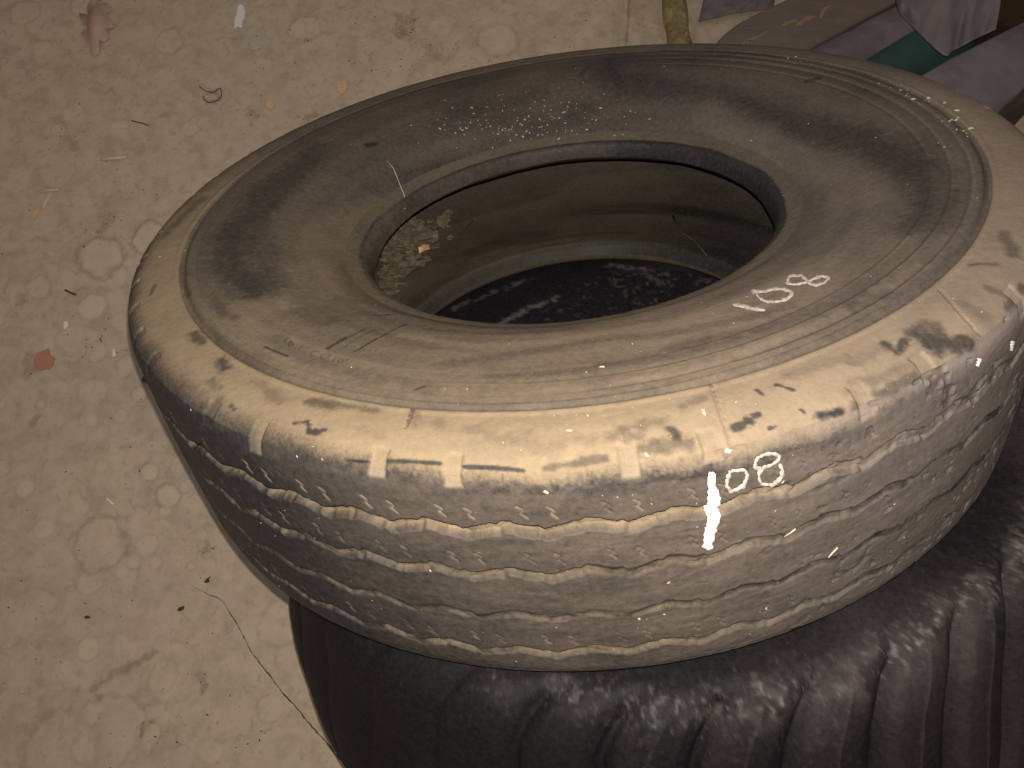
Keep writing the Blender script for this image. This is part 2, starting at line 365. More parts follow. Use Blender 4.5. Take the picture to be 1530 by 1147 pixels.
MARKS_SIDE = [mark(*a) for a in [
    ([(925, 92), (905, 110), (925, 128), (990, 128), (1080, 140), (1180, 172), (1290, 205), (1365, 245), (1392, 290), (1385, 335)], 27, 0.07, 0.85, 0.85, 0.4),
    ([(1000, 105), (1100, 118), (1220, 160)], 14, 0.30, 0.6, 0.9, 0.5),
    ([(1180, 190), (1290, 215), (1360, 250)], 20, 0.08, 0.7, 0.8, 0.5),
    ([(480, 225), (400, 280), (345, 350), (345, 400), (380, 435)], 25, 0.05, 0.85, 0.85, 0.5),
    ([(440, 262), (385, 330), (400, 425)], 19, 0.10, 0.7, 0.9, 0.5),
    ([(610, 170), (560, 190), (500, 225)], 22, 0.28, 0.6, 0.9, 0.6),
    ([(690, 165), (745, 160), (800, 140)], 17, 0.12, 0.75, 0.8, 0.8),
    ([(640, 150), (720, 130), (850, 112)], 13, 0.25, 0.6, 0.9, 0.6),
    ([(550, 217), (560, 215)], 5, 0.0, 1.0, 0.5, 0.5),
    ([(1205, 122), (1222, 118)], 5, 0.05, 0.9, 0.6, 0.5),
    ([(868, 112), (880, 95)], 4, 0.08, 0.8, 0.6, 0.4),
    ([(905, 90), (918, 110), (925, 125)], 6, 0.04, 0.9, 0.6, 0.4),
    ([(660, 545), (760, 530), (880, 510), (1000, 498), (1090, 480), (1180, 458)], 11, 0.26, 0.6, 0.95, 0.6),
    ([(730, 560), (850, 552), (980, 536), (1100, 510), (1220, 470), (1320, 415)], 14, 0.26, 0.7, 0.9, 0.5),
    ([(1000, 520), (1140, 490), (1250, 450), (1340, 390), (1400, 330)], 12, 0.24, 0.6, 0.9, 0.5),
    ([(640, 492), (740, 498), (850, 492)], 8, 0.25, 0.7, 0.9, 0.5),
    ([(410, 505), (430, 520), (470, 540), (540, 562), (640, 580)], 13, 0.30, 0.6, 0.9, 0.8),
    ([(440, 465), (480, 485), (495, 478)], 12, 0.22, 0.6, 0.9, 0.8),
    ([(1270, 460), (1320, 440)], 10, 0.16, 0.7, 0.8, 0.8), ([(1285, 482), (1302, 474)], 6, 0.08, 0.8, 0.7, 0.6),
    ([(1250, 330), (1200, 360)], 14, 0.33, 0.5, 0.9, 0.7), ([(1120, 200), (1160, 215)], 12, 0.32, 0.5, 0.9, 0.7),
    ([(1165, 220), (1185, 232)], 13, 0.3, 0.5, 0.9, 0.7),
    ([(490, 520), (515, 505)], 4, 0.08, 0.9, 0.5, 0.5), ([(530, 525), (575, 500), (608, 484)], 1.6, 0.03, 1.0, 0.4, 0.3),
    ([(505, 512), (545, 492)], 1.8, 0.1, 0.8, 0.5, 0.3), ([(515, 518), (560, 492)], 1.2, 0.1, 0.8, 0.5, 0.3),
    ([(395, 518), (430, 532)], 2.2, 0.05, 0.9, 0.5, 0.3), ([(560, 472), (582, 470)], 3, 0.06, 0.9, 0.5, 0.5),
    ([(620, 582), (635, 577)], 2.2, 0.1, 0.9, 0.5, 0.3),
    ([(280, 440), (262, 400), (262, 365), (290, 325)], 5, 0.10, 0.8, 0.6, 0.4),
    ([(318, 440), (335, 470), (350, 475)], 8, 0.22, 0.7, 0.8, 0.8),
    ([(1400, 260), (1410, 320), (1380, 390)], 9, 0.25, 0.55, 0.9, 0.5), ([(1440, 330), (1400, 400), (1340, 450)], 9, 0.28, 0.55, 0.9, 0.5),
    ([(300, 340), (340, 290), (400, 240)], 14, 0.25, 0.6, 0.9, 0.6),
    # worn moulded letters and scuffs
    ] + [([(400 + x / 5.464, 460 + y / 5.464) for x, y in L], 0.9, 0.08, 0.75, 0.6, 0.3) for L in (
        [(120, 272), (182, 236)], [(152, 254), (132, 300)], [(150, 300), (190, 264)], [(190, 264), (208, 302)], [(165, 300), (207, 302)], [(180, 280), (170, 312)],
        [(222, 335), (232, 318), (250, 310)], [(240, 345), (290, 305)], [(345, 388), (355, 362), (385, 350), (415, 355)], [(352, 388), (380, 382)],
        [(430, 412), (440, 385), (480, 372), (508, 380), (495, 402), (455, 420), (430, 412)], [(530, 435), (562, 390)], [(545, 412), (592, 405)], [(572, 442), (610, 402)], [(598, 445), (628, 410)], [(612, 428), (662, 415)], [(640, 436), (665, 418)],
        [(480, 80), (520, 68)], [(525, 100), (545, 80), (575, 78)], [(540, 105), (620, 100)], [(635, 130), (668, 98)], [(750, 20), (800, 30)], [(880, 45), (860, 60), (820, 55)])] + [
    # wiped lighter swirls
    ([(1060, 170), (1150, 235), (1250, 265), (1300, 300)], 26, 0.62, 0.4, 0.9, 0.5),
    ([(640, 555), (760, 556), (880, 545)], 6, 0.70, 0.6, 0.9, 0.5), ([(920, 570), (1020, 560), (1110, 540)], 6, 0.72, 0.6, 0.9, 0.5),
    ([(600, 500), (700, 516), (820, 510), (960, 486)], 9, 0.74, 0.7, 0.9, 0.4),
    ([(420, 585), (520, 600)], 5, 0.7, 0.5, 0.9, 0.4),
]]
MARKS_SHOULDER = [mark(*a) for a in [
    ([(440, 632), (460, 630), (462, 645), (478, 645), (486, 642)], 4.4, 0.06, 0.95, 0.6, 0.9),
    ([(465, 600), (485, 604), (500, 606)], 10, 0.14, 0.75, 0.8, 0.8), ([(515, 606), (560, 612)], 7, 0.25, 0.7, 0.9, 0.8),
    ([(400, 585), (415, 600)], 7, 0.4, 0.6, 0.9, 0.8), ([(330, 540), (335, 550)], 10, 0.12, 0.85, 0.8, 0.9), ([(316, 570), (322, 580)], 8, 0.3, 0.7, 0.9, 0.9),
    ([(290, 500), (302, 510)], 9, 0.12, 0.8, 0.8, 0.9), ([(318, 500), (332, 516)], 5, 0.18, 0.8, 0.8, 0.6),
    ([(345, 605), (350, 612)], 4, 0.1, 0.8, 0.6, 0.9), ([(320, 612), (330, 596)], 5, 0.3, 0.7, 0.9, 0.9),
    ([(700, 640), (745, 655), (790, 650)], 9, 0.62, 0.6, 0.95, 1.2), ([(860, 660), (905, 650)], 8, 0.66, 0.6, 0.95, 1.2), ([(540, 640), (570, 655)], 7, 0.72, 0.6, 0.95, 1.2), ([(380, 570), (430, 600)], 8, 0.62, 0.6, 0.95, 1.2),
    ([(1180, 560), (1260, 535)], 8, 0.60, 0.6, 0.95, 1.2), ([(1280, 540), (1320, 520)], 10, 0.55, 0.6, 0.95, 1.2), ([(905, 655), (930, 645), (950, 655)], 10, 0.45, 0.7, 0.95, 1.2), ([(860, 690), (905, 683)], 5, 0.35, 0.7, 0.9, 1.0),
    ([(616, 612), (608, 634)], 3, 0.1, 0.9, 0.5, 0.4), ([(620, 615), (618, 632)], 8, 0.55, 0.7, 0.9, 0.8), ([(655, 630), (660, 636)], 9, 0.55, 0.7, 0.9, 0.8),
    ([(520, 688), (560, 690)], 2.2, 0.0, 1.0, 0.5, 0.4), ([(575, 688), (620, 690), (658, 692)], 3.5, 0.05, 1.0, 0.6, 0.4),
    ([(692, 697), (740, 699), (782, 703)], 3.6, 0.02, 1.0, 0.5, 0.4), ([(815, 700), (860, 692), (905, 685)], 4.5, 0.25, 0.8, 0.8, 0.7),
    ([(760, 660), (820, 668), (850, 655)], 12, 0.62, 0.6, 0.9, 0.9), ([(930, 640), (990, 630)], 9, 0.40, 0.7, 0.9, 0.9),
    ([(945, 668), (985, 665), (1030, 660)], 11, 0.22, 0.8, 0.9, 0.9), ([(1002, 640), (1012, 652)], 7, 0.10, 0.9, 0.8, 0.9),
    ([(1025, 605), (1050, 595)], 8, 0.35, 0.6, 0.9, 0.9),
    ([(1100, 640), (1118, 630)], 7, 0.05, 0.95, 0.6, 1.0), ([(1128, 620), (1132, 618)], 4, 0.08, 0.9, 0.6, 1.0),
    ([(1130, 582), (1140, 590)], 3, 0.12, 0.9, 0.5, 1.0), ([(1160, 575), (1185, 582)], 3, 0.12, 0.9, 0.5, 1.2), ([(1150, 640), (1160, 636)], 2.5, 0.12, 0.9, 0.5, 1.2), ([(1195, 612), (1200, 615)], 2.5, 0.1, 0.9, 0.5, 1.2),
    ([(1225, 622), (1255, 615)], 7, 0.02, 1.0, 0.6, 0.9), ([(1280, 605), (1340, 575), (1365, 560)], 7, 0.25, 0.8, 0.8, 0.9),
    ([(1325, 515), (1340, 525), (1350, 510)], 7, 0.08, 0.9, 0.7, 1.0), ([(1370, 500), (1400, 515), (1440, 508)], 14, 0.06, 0.9, 0.8, 0.9), ([(1380, 490), (1400, 490)], 12, 0.15, 0.7, 0.9, 0.9),
    ([(1270, 580), (1330, 560), (1370, 535)], 9, 0.42, 0.6, 0.9, 0.9), ([(1440, 455), (1470, 475)], 10, 0.3, 0.5, 0.9, 0.9),
    ([(1450, 395), (1490, 395)], 4, 0.2, 0.7, 0.8, 0.9), ([(1500, 350), (1515, 380)], 8, 0.2, 0.7, 0.8, 0.9), ([(1475, 430), (1510, 445)], 6, 0.25, 0.6, 0.8, 0.9),
    ([(1505, 460), (1528, 430)], 6, 0.12, 0.7, 0.8, 0.9),
    ([(225, 440), (232, 425)], 2.5, 0.2, 0.7, 0.7, 1.0), ([(245, 352), (300, 298)], 7, 0.25, 0.6, 0.9, 0.8),
]]
MARKS_SIDE = [m for m in MARKS_SIDE if m]; MARKS_SHOULDER = [m for m in MARKS_SHOULDER if m]

def apply_marks(D, P, marks):
    n1 = vnoise(P, 130, 31); n2 = vnoise(P, 420, 32)
    for pts, w, val, st, soft, jit in marks:
        lo = np.min(pts, axis=0) - 3 * w - 0.004; hi = np.max(pts, axis=0) + 3 * w + 0.004
        m = np.all((P > lo) & (P < hi), axis=-1)
        if not m.any(): continue
        Q = P[m]; d = seg_dist(Q, pts)
        d = d + w * jit * ((n1[m] - 0.5) * 1.6 + (n2[m] - 0.5) * 0.8)
        k = st * (1 - sstep(w * (1 - soft), w * (1 + soft), d))
        D[m] = D[m] * (1 - k) + val * k
    return D

tyre = empty('truck_tyre', M_T)
tag(tyre, 'worn truck tyre caked in tan dust, marked 108 in white, on top of stack', 'tyre')

def tint_of(T, R, Z): return np.clip(0.15 + 0.85 * sstep(-0.1, 0.85, np.cos(T)) + 0.25 * sstep(-0.2, 1.0, np.sin(T)), 0, 1)  # mauve colour cast of light and lens, put into the dust colour

TH = thetas(1480, 360)
def fade_s(R): return sstep(0.529, 0.518, R)
def disp_bead(T, R, Z): return 0.0010 * (fbm(XYZ(T, R, Z), 60, 40) - 0.5) * sstep(0.2855, 0.275, R)
G_ = {k: list(rev(pf_, ns_, TH, df_)) for k, pf_, ns_, df_ in (('bead', PROF_BEAD, 30, disp_bead), ('sidewall', PROF_SIDE, 150, disp_side), ('shoulder', PROF_SHOULDER, 60, disp_shoulder), ('tread', PROF_TREAD, 218, disp_tread))}
ks = list(G_)
for u, v in zip(ks[:-1], ks[1:]):
    m = 0.5 * (G_[u][0][:, -1] + G_[v][0][:, 0]); G_[u][0][:, -1] = m; G_[v][0][:, 0] = m
ALL = np.concatenate([G_[ks[0]][0]] + [G_[k][0][:, 1:] for k in ks[1:]], 1)
dth = np.roll(ALL, -1, 0) - np.roll(ALL, 1, 0); ds = np.gradient(ALL, axis=1)
NRM = np.cross(dth, ds); NRM /= np.linalg.norm(NRM, axis=-1)[..., None] + 1e-12
_c = 0; NR_ = {}
for k in ks:
    w_ = G_[k][0].shape[1]; NR_[k] = NRM[:, _c:_c + w_]; _c += w_ - 1
def tyre_part(name, D, tint):
    o = grid_obj(name, G_[name][0], M_TYRE, tyre, True, {'dust': np.clip(D, 0, 1), 'tint': np.clip(tint, 0, 1)})
    o.data.normals_split_custom_set_from_vertices(NR_[name].reshape(-1, 3).tolist()); return o
def edge_fall(T, R, Z, P):
    """0 on the dust-caked shoulder, 1 down on the rubbed tread, with a ragged border that wanders round the tyre"""
    e = np.where(Z > 0.2772, (R - 0.530) * 1.15, 0.2770 - Z)
    bb = np.interp(np.cos(T), [-1, -.8, -.5, -.2, .1, .45, 1], [-.010, -.013, -.010, .002, .006, .010, .016])
    e = e - bb + 0.013 * (fbm(P, 30, 64, 2) - 0.5) + 0.006 * (vnoise(P * np.array([1, 1, .5]), 480, 65) - 0.5) + 0.005 * (vnoise(P, 900, 49) - 0.5)
    wd = 0.009 + 0.009 * sstep(-0.2, -0.7, np.cos(T))
    return sstep(-wd, wd, e), e
# bead
P, T, R, Z = G_['bead']
D = 0.10 + 0.30 * (fbm(P, 18, 41) - 0.5) + 0.36 * sstep(-0.3, -0.95, np.sin(T)) - 0.12 * sstep(0.0, 0.8, np.cos(T)) + 0.08 * sstep(-0.2, -0.9, np.cos(T))
kb = sstep(0.2665, 0.2705, R + 0.006 * (fbm(P, 26, 48) - 0.5)); D = D * (1 - kb) + kb * (0.34 + 0.16 * sstep(0.3, -0.8, np.sin(T)))
hl = np.exp(-((R - 0.2685 + 0.003 * (fbm(P, 30, 73) - 0.5)) / 0.0022) ** 2) * sstep(0.45, 0.6, fbm(P, 16, 74)) * sstep(-0.5, 0.1, np.sin(T)); D = D * (1 - 0.8 * hl)
tyre_part('bead', D, 0.4 * tint_of(T, R, Z))
# sidewall
P, T, R, Z = G_['sidewall']
D = 0.40 - 0.17 * sstep(-0.1, 0.9, np.sin(T)) + 0.26 * (fbm(P, 7, 21) - 0.5) + 0.12 * (fbm(P * np.array([1, 1, .3]), 30, 22) - 0.5)  # less dust colour on the far side stands in for the flash falling off
D += 0.15 * sstep(-0.2, 0.8, -np.sin(T)) * sstep(0.27, 0.33, R)
streak = fbm(np.stack([R * 45, T * 1.8, Z * 0], -1), 1.0, 23, 3); D += 0.52 * (streak - 0.5) * (0.5 + 0.5 * sstep(0.0, 0.8, -np.sin(T)))
ringy = 0.25 + 0.75 * sstep(0.1, 0.7, np.cos(T))
for r0 in (0.4129, 0.4316, 0.4505): D += ringy * (0.16 * np.exp(-((R - r0 - 0.0016) / 0.0015) ** 2) - 0.16 * np.exp(-((R - r0 + 0.0012) / 0.0018) ** 2))  # highlight and shade lines of the ring ridges, put into the dust colour
D = apply_marks(D, P, MARKS_SIDE)
gk = sstep(0.4575, 0.4600, R + 0.0012 * (fbm(P, 60, 66) - 0.5)) * (0.35 + 0.65 * sstep(0.35, 0.6, fbm(P, 12, 24) + 0.08)) * sstep(0.75, 0.2, np.sin(T) - 0.5 * np.clip(np.cos(T), 0, 1))
D = D * (1 - gk) + gk * (0.30 + 0.14 * (fbm(P, 40, 67) - 0.5))
tyre_part('sidewall', D, 0.15 + 0.45 * tint_of(T, R, Z))
# shoulder
P, T, R, Z = G_['shoulder']
ef, ee = edge_fall(T, R, Z, P)
D = 0.92 + 0.26 * (fbm(P, 16, 25) - 0.5) - 0.50 * sstep(-0.2, 0.8, np.sin(T))
D -= 0.45 * sstep(0.4705, 0.4680, R) * (0.4 + 0.9 * fbm(P, 14, 24))
D = D * (1 - ef) + ef * (0.07 + 0.55 * rightness(T))
D = apply_marks(D, P, MARKS_SHOULDER)
tm = tab_mask(T, R, Z) * sstep(-0.56, -0.50, np.cos(T)) * sstep(0.90, 0.80, np.cos(T)); D = D * (1 - tm) + tm * (0.88 + 0.25 * (fbm(P, 60, 38) - 0.5))
for sm_ in SEAMS: D = D * (1 - 0.45 * sstep(0.0017, 0.0005, seg_dist(P, sm_)))
tyre_part('shoulder', D, 0.55 * tint_of(T, R, Z))
# tread
P, T, R, Z = G_['tread']
best, num, sg = groove_field(T, Z); rt = rightness(T); mid = sstep(-0.62, 0.02, np.cos(T))
g = sstep(0.0010, -0.0014, best)
D = 0.0 + 0.28 * mid + 0.30 * rt + 0.20 * (fbm(P, 9, 27) - 0.5) + 0.24 * (fbm(P * np.array([1, 1, 5]), 20, 28) - 0.5) * (0.4 + mid)
D -= 0.06 * sstep(0.14, 0.02, Z) * (1 - rt)
ef, ee = edge_fall(T, R, Z, P)
blk = sstep(0.000, 0.004, ee) * sstep(0.018, 0.009, ee) * sstep(-0.75, -0.4, np.cos(T)) * sstep(0.55, 0.15, np.cos(T)) * sstep(0.36, 0.55, fbm(P * np.array([1, 1, 2.5]), 70, 35))
D = D * (1 - 0.85 * blk) + 0.05 * blk
D = D * ef + (1 - ef) * (0.90 + 0.2 * (fbm(P, 16, 25) - 0.5))
mudc = np.where(num == 0, 0.68, np.where(num == 1, 0.38, np.where(num == 3, 0.46, 0.28))) * (0.72 + 0.28 * mid)
mud = mudc + 0.40 * (fbm(P, 60, 29) - 0.5) - 0.30 * rt * sstep(0.48, 0.66, fbm(P, 36, 36))
gl = g * (1 - (1 - 0.5 * rt) * sstep(0.56, 0.70, fbm(P, 22, 68)) * np.where(num == 0, 0.25, 0.85))
D = D * (1 - gl) + gl * mud
crk = g * sstep(0.035, 0.015, np.abs(vnoise(P * np.array([1, 1, .4]), 85, 69) - 0.5)); D = D * (1 - 0.35 * crk)
up = sstep(0.0034, 0.0006, np.abs(best + 0.0008)) * (sg > 0); D = D * (1 - 0.88 * up * (1 - 0.45 * rt) * sstep(0.3, 0.5, fbm(P, 26, 70)))  # shadow line along each groove's upper edge, painted by cutting the dust
sp = sstep(0.0016, 0.0006, sipes(T, Z)) * (1 - g); D = np.maximum(D, sp * np.where(Z > 0.2, 0.60, 0.42) * (1 - 0.6 * rt) * sstep(0.42, 0.58, fbm(P, 24, 37) + 0.10 * sstep(0.21, 0.24, Z)))
D = apply_marks(D, P, MARKS_SHOULDER)
tm = tab_mask(T, R, Z) * sstep(-0.56, -0.50, np.cos(T)) * sstep(0.90, 0.80, np.cos(T)); D = D * (1 - tm) + tm * (0.88 + 0.25 * (fbm(P, 60, 38) - 0.5))
pit = fbm(P * np.array([1, 1, 1.7]), 75, 16, 2); D = D * (1 - 0.5 * rt * sstep(0.68, 0.78, pit))
tyre_part('tread', D, 0.25 + tint_of(T, R, Z) - 0.45 * g * (1 - rt) - 0.5 * (1 - ef) * (1 - rt))
# underside, liner
P, T, R, Z = rev(PROF_UNDER, 40, np.linspace(-math.pi, math.pi, 360, endpoint=False))
grid_obj('underside', P, M_TYRE, tyre, True, {'dust': 0.25 + 0 * T, 'tint': 0 * T})
P, T, R, Z = rev(PROF_LINER, 130, np.linspace(-math.pi, math.pi, 700, endpoint=False), lambda T, R, Z: 0.004 * (fbm(XYZ(T, R, Z), 10, 43) - 0.5) + 0.0012 * sstep(0.5, 0.8, vnoise(np.stack([Z * 55, T * 0 + R * 55, T * 3], -1), 1, 44)))
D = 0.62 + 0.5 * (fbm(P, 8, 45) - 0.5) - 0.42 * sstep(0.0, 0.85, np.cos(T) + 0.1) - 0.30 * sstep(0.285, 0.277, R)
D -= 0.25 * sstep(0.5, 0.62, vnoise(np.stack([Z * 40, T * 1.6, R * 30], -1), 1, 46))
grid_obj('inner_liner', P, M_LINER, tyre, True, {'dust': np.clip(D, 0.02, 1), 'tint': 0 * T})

# ------------------------------------------------------------------ lower tyre
LC = np.array([0.075, -0.066]); LT = 0.440
NL = 36
PROF_L = [(0.21, -0.052), (0.225, -0.036), (0.26, -0.026), (0.32, -0.012), (0.40, -0.003), (0.462, -0.003), (0.489, -0.011), (0.506, -0.029), (0.518, -0.058), (0.526, -0.095), (0.536, -0.14), (0.549, -0.19), (0.559, -0.25), (0.564, -0.32), (0.562, -0.38), (0.545, -0.422), (0.50, -LT), (0.30, -LT + 0.012), (0.21, -LT + 0.03)]
def lug(T, R, Z):
    outer = sstep(0.462, 0.500, R) * sstep(-0.43, -0.38, Z)
    ph = (NL * T / (2 * math.pi) + 0.20 + 9.0 * np.clip(R - 0.47, 0, 0.05) + 0.8 * np.clip(-0.03 - Z, 0, .3) + 0.12 * (vnoise(np.stack([T * 3.0, Z * 0, Z * 0], -1), 1.0, 72) - 0.5)) % 1.0
    return ph, outer
def disp_lower(T, R, Z):
    ph, o = lug(T, R, Z)
    gr = np.interp(ph, [0, .28, .42, .49, .55, .61, .72, 1.0], [0, -.16, -.52, -1, -1, -.48, -.12, 0])
    rg = np.exp(-(np.minimum(ph, 1 - ph) / 0.022) ** 2)
    P = XYZ(T, R, Z)
    dep = 0.22 + 0.78 * sstep(-0.62, -0.05, np.cos(T))
    return 0.021 * gr * o * dep + 0.0009 * rg * o * dep + 0.0016 * (fbm(P, 30, 51) - 0.5)
low = empty('lugged_tyre', M_T @ Matrix.Translation((LC[0], LC[1], -0.0005)))
tag(low, 'black tyre with curved shoulder lugs lying underneath the dusty truck tyre', 'tyre')
P, T, R, Z = rev(PROF_L, 250, thetas(1100, 200, -200, 20), disp_lower)
ph, o = lug(T, R, Z)
rt = sstep(-0.55, 0.9, np.cos(T))
D = -0.04 + 0.08 * (fbm(P, 12, 52) - 0.5) + 0.12 * rt * sstep(0.3, 0.7, fbm(P, 6, 53)) + 0.06 * rt
D = D + 0.20 * np.exp(-(np.minimum(ph, 1 - ph) / 0.02) ** 2) * o * (0.05 + 0.95 * rt)
D = D + 0.17 * rt * np.interp(ph, [0, .5, .56, .65, 1], [0.3, -0.5, .6, .9, .3]) * o  # shaded lug grooves and their lit flanks painted through the dust amount
band = np.exp(-((R - 0.482 - 0.02 * (fbm(P, 9, 54) - 0.5)) / 0.017) ** 2) * (Z > -0.06)
pw = sstep(0.56, 0.74, fbm(P * np.array([1, 1, 1.6]), 190, 55, 2) + 0.45 * (fbm(P, 16, 56) - 0.5))
on = sstep(-0.55, -0.1, np.cos(T))
soft = sstep(0.48, 0.66, fbm(P, 38, 75, 3)); D = D + 0.20 * band * pw * on + 0.26 * band * soft * on + 0.05 * band * on + 0.22 * on * np.exp(-((R - 0.482) / 0.035) ** 2) * sstep(0.66, 0.80, fbm(P, 210, 47, 2))
inn = sstep(0.34, 0.30, R); D = D * (1 - inn) + inn * (0.0 + 0.15 * sstep(0.60, 0.80, fbm(P, 130, 57, 3) + 0.35 * (fbm(P, 14, 60) - 0.5)))
tint = np.clip(0.9 - 1.1 * band * pw - inn, 0, 1)
# chalky drag mark seen through the opening
def lower_pt(px, py, z=-0.012):
    d = CT_R @ cam_dir(px, py); return CT_O + d * ((z - CT_O.z) / d.z)
for pts, w, v in (([(745, 480), (790, 455), (835, 440)], 6, 0.75), ([(680, 465), (740, 440), (790, 420)], 7, 0.5), ([(905, 398), (960, 402), (1000, 408)], 7, 0.55)):
    L3 = [np.array(lower_pt(*q)) - np.array([LC[0], LC[1], 0]) for q in pts]
    Q = P.copy(); d = seg_dist(Q[..., :2], [l[:2] for l in L3]); k = (1 - sstep(0.3, 1.3, (d / (w * 1.25 / F_PX)) + 2.2 * (fbm(P, 150, 58) - 0.5))) * (Z > -0.06)
    k = k * sstep(0.38, 0.62, fbm(P, 160, 59) + 0.06); D = np.maximum(D, k * v * 0.42); tint = tint * (1 - k)
grid_obj('casing', P, M_LOWER, low, True, {'dust': np.clip(D, 0, 1), 'tint': tint})

# the stack leans: its raised side rests on another tyre lying flat on the floor
bpy.context.view_layer.update()
_ax = (M_T.to_3x3() @ Vector((0, 0, 1))).normalized(); _u = Vector((_ax.x, _ax.y, 0)).normalized(); _tilt = math.acos(_ax.z)
_dn = (_u - _ax * _u.dot(_ax)).normalized()
_lowp = M_T @ Vector((LC[0], LC[1], -LT - 0.0005)) + _dn * 0.50
PT, PR = 0.26, 0.34
_x0 = (PT - _lowp.z) / math.tan(_tilt) + 0.03
prop = empty('support_tyre', Matrix.Translation(Vector((_lowp.x, _lowp.y, 0)) - _u * (_x0 + PR)))
tag(prop, 'plain smaller tyre lying flat on floor beneath the leaning stack', 'tyre')
PP, TT, RR, ZZ = rev([(0.19, PT - .05), (0.20, PT - .02), (0.24, PT - .004), (0.29, PT - .004), (0.32, PT - .02), (PR - .004, PT - .06), (PR, PT / 2), (PR - .004, .06), (0.32, .02), (0.29, .002), (0.24, .002), (0.20, .02), (0.19, .05), (0.30, .04), (0.325, PT / 2), (0.30, PT - .04), (0.19, PT - .05)], 90, np.linspace(-math.pi, math.pi, 120, endpoint=False))
grid_obj('casing', PP, M_LOWER, prop, True, {'dust': 0.1 + 0 * TT, 'tint': 1 + 0 * TT})

# ------------------------------------------------------------------ painted marks
def ribbon(name, strokes, mat, parent, lift=0.0011, jag=0.18):
    V, Fc = [], []
    for pts, w0, w1 in strokes:
        c = catmull(pts, max(14, int(sum(math.dist(a, b) for a, b in zip(pts[:-1], pts[1:])) / 1.6))) if len(pts) > 2 else np.linspace(pts[0], pts[1], 40)
        t = np.gradient(c, axis=0); t /= np.linalg.norm(t, axis=1)[:, None] + 1e-9; nn = np.stack([-t[:, 1], t[:, 0]], 1)
        n = len(c); w = np.linspace(w0, w1, n)
        jl = np.convolve(RNG.normal(0, jag, n + 4), np.ones(3) / 3, 'same')[2:-2]; jr = np.convolve(RNG.normal(0, jag, n + 4), np.ones(3) / 3, 'same')[2:-2]
        K = 5; base = len(V); rows = []
        for i in range(n):
            e = min(1.0, 0.45 + 0.35 * min(i, n - 1 - i))
            for k in range(K):
                f = k / (K - 1) * 2 - 1
                off = f * w[i] * e * (1 + (jl[i] if f < 0 else jr[i]) * 1.6)
                h = tyre_pt(c[i, 0] + nn[i, 0] * off, c[i, 1] + nn[i, 1] * off)
                V.append((h[0], h[1], lift * (1 - 0.75 * f * f) + 0.00025))
        for i in range(n - 1):
            for k in range(K - 1):
                a = base + i * K + k; Fc.append((a, a + 1, a + K + 1, a + K))
    V = [q + nm * (float(dd) + up) for (q, nm, up), dd in zip(V, relief(V))]
    return mesh_obj(name, V, Fc, mat, parent)
SC = (520 / 1491.0); SY = (400 / 1147.0)
def c6(L): return [(1010 + x * SC, 380 + y * SY) for x, y in L]
ribbon('painted_number', [
    (c6([(244, 214), (310, 226), (382, 240)]), 2.9, 3.6),
    (c6([(335, 172), (330, 158), (372, 160), (440, 148), (490, 160), (494, 178), (455, 200), (400, 202), (362, 190), (345, 168)]), 2.6, 2.3),
    (c6([(474, 118), (490, 94), (535, 90), (556, 108), (582, 130), (625, 128), (652, 104), (630, 94), (592, 104), (560, 118), (510, 130), (470, 122)]), 2.3, 2.0)], M_PAINT_THIN, tyre, 0.0009, 0.32)
ribbon('painted_number', [
    (c6([(232, 925), (222, 955), (218, 990), (240, 1012), (272, 1000), (296, 975), (302, 935), (280, 922), (235, 928)]), 3.4, 3.2),
    (c6([(358, 862), (338, 890), (352, 915), (405, 905), (440, 880), (432, 858), (395, 852), (358, 866)]), 2.6, 2.4),
    (c6([(372, 918), (356, 945), (362, 978), (402, 985), (445, 965), (455, 925), (440, 895)]), 2.8, 2.4)], M_PAINT_THIN, tyre, 0.0009, 0.34)
ribbon('painted_tick', [(c6([(150, 928), (154, 980), (158, 1014)]), 5.2, 6.6), (c6([(156, 1000), (162, 1045), (166, 1082), (160, 1118)]), 8.6, 8.8)], M_PAINT, tyre, 0.0016, 0.13)
def c8(L): return [(1000 + x * 530 / 1520., 747 + y * 400 / 1147.) for x, y in L]
ribbon('painted_tick', [(c8([(190, -16), (192, 44)]), 9.2, 9.6), (c8([(192, 36), (188, 90), (178, 120)]), 10.2, 8.4), (c8([(180, 112), (170, 165), (165, 208)]), 9.0, 7.8)], M_PAINT, tyre, 0.0016, 0.13)
ribbon('paint_drop', [(c6([(225, 832), (222, 848)]), 4.2, 4.8)], M_PAINT, tyre, 0.0018, 0.3)
ribbon('paint_drop', [(c6([(1298, 445), (1286, 478)]), 3.0, 2.8)], M_PAINT, tyre, 0.0015, 0.3)
ribbon('paint_drop', [(c6([(1440, 370), (1432, 412)]), 2.4, 2.2)], M_PAINT, tyre, 0.0015, 0.3)

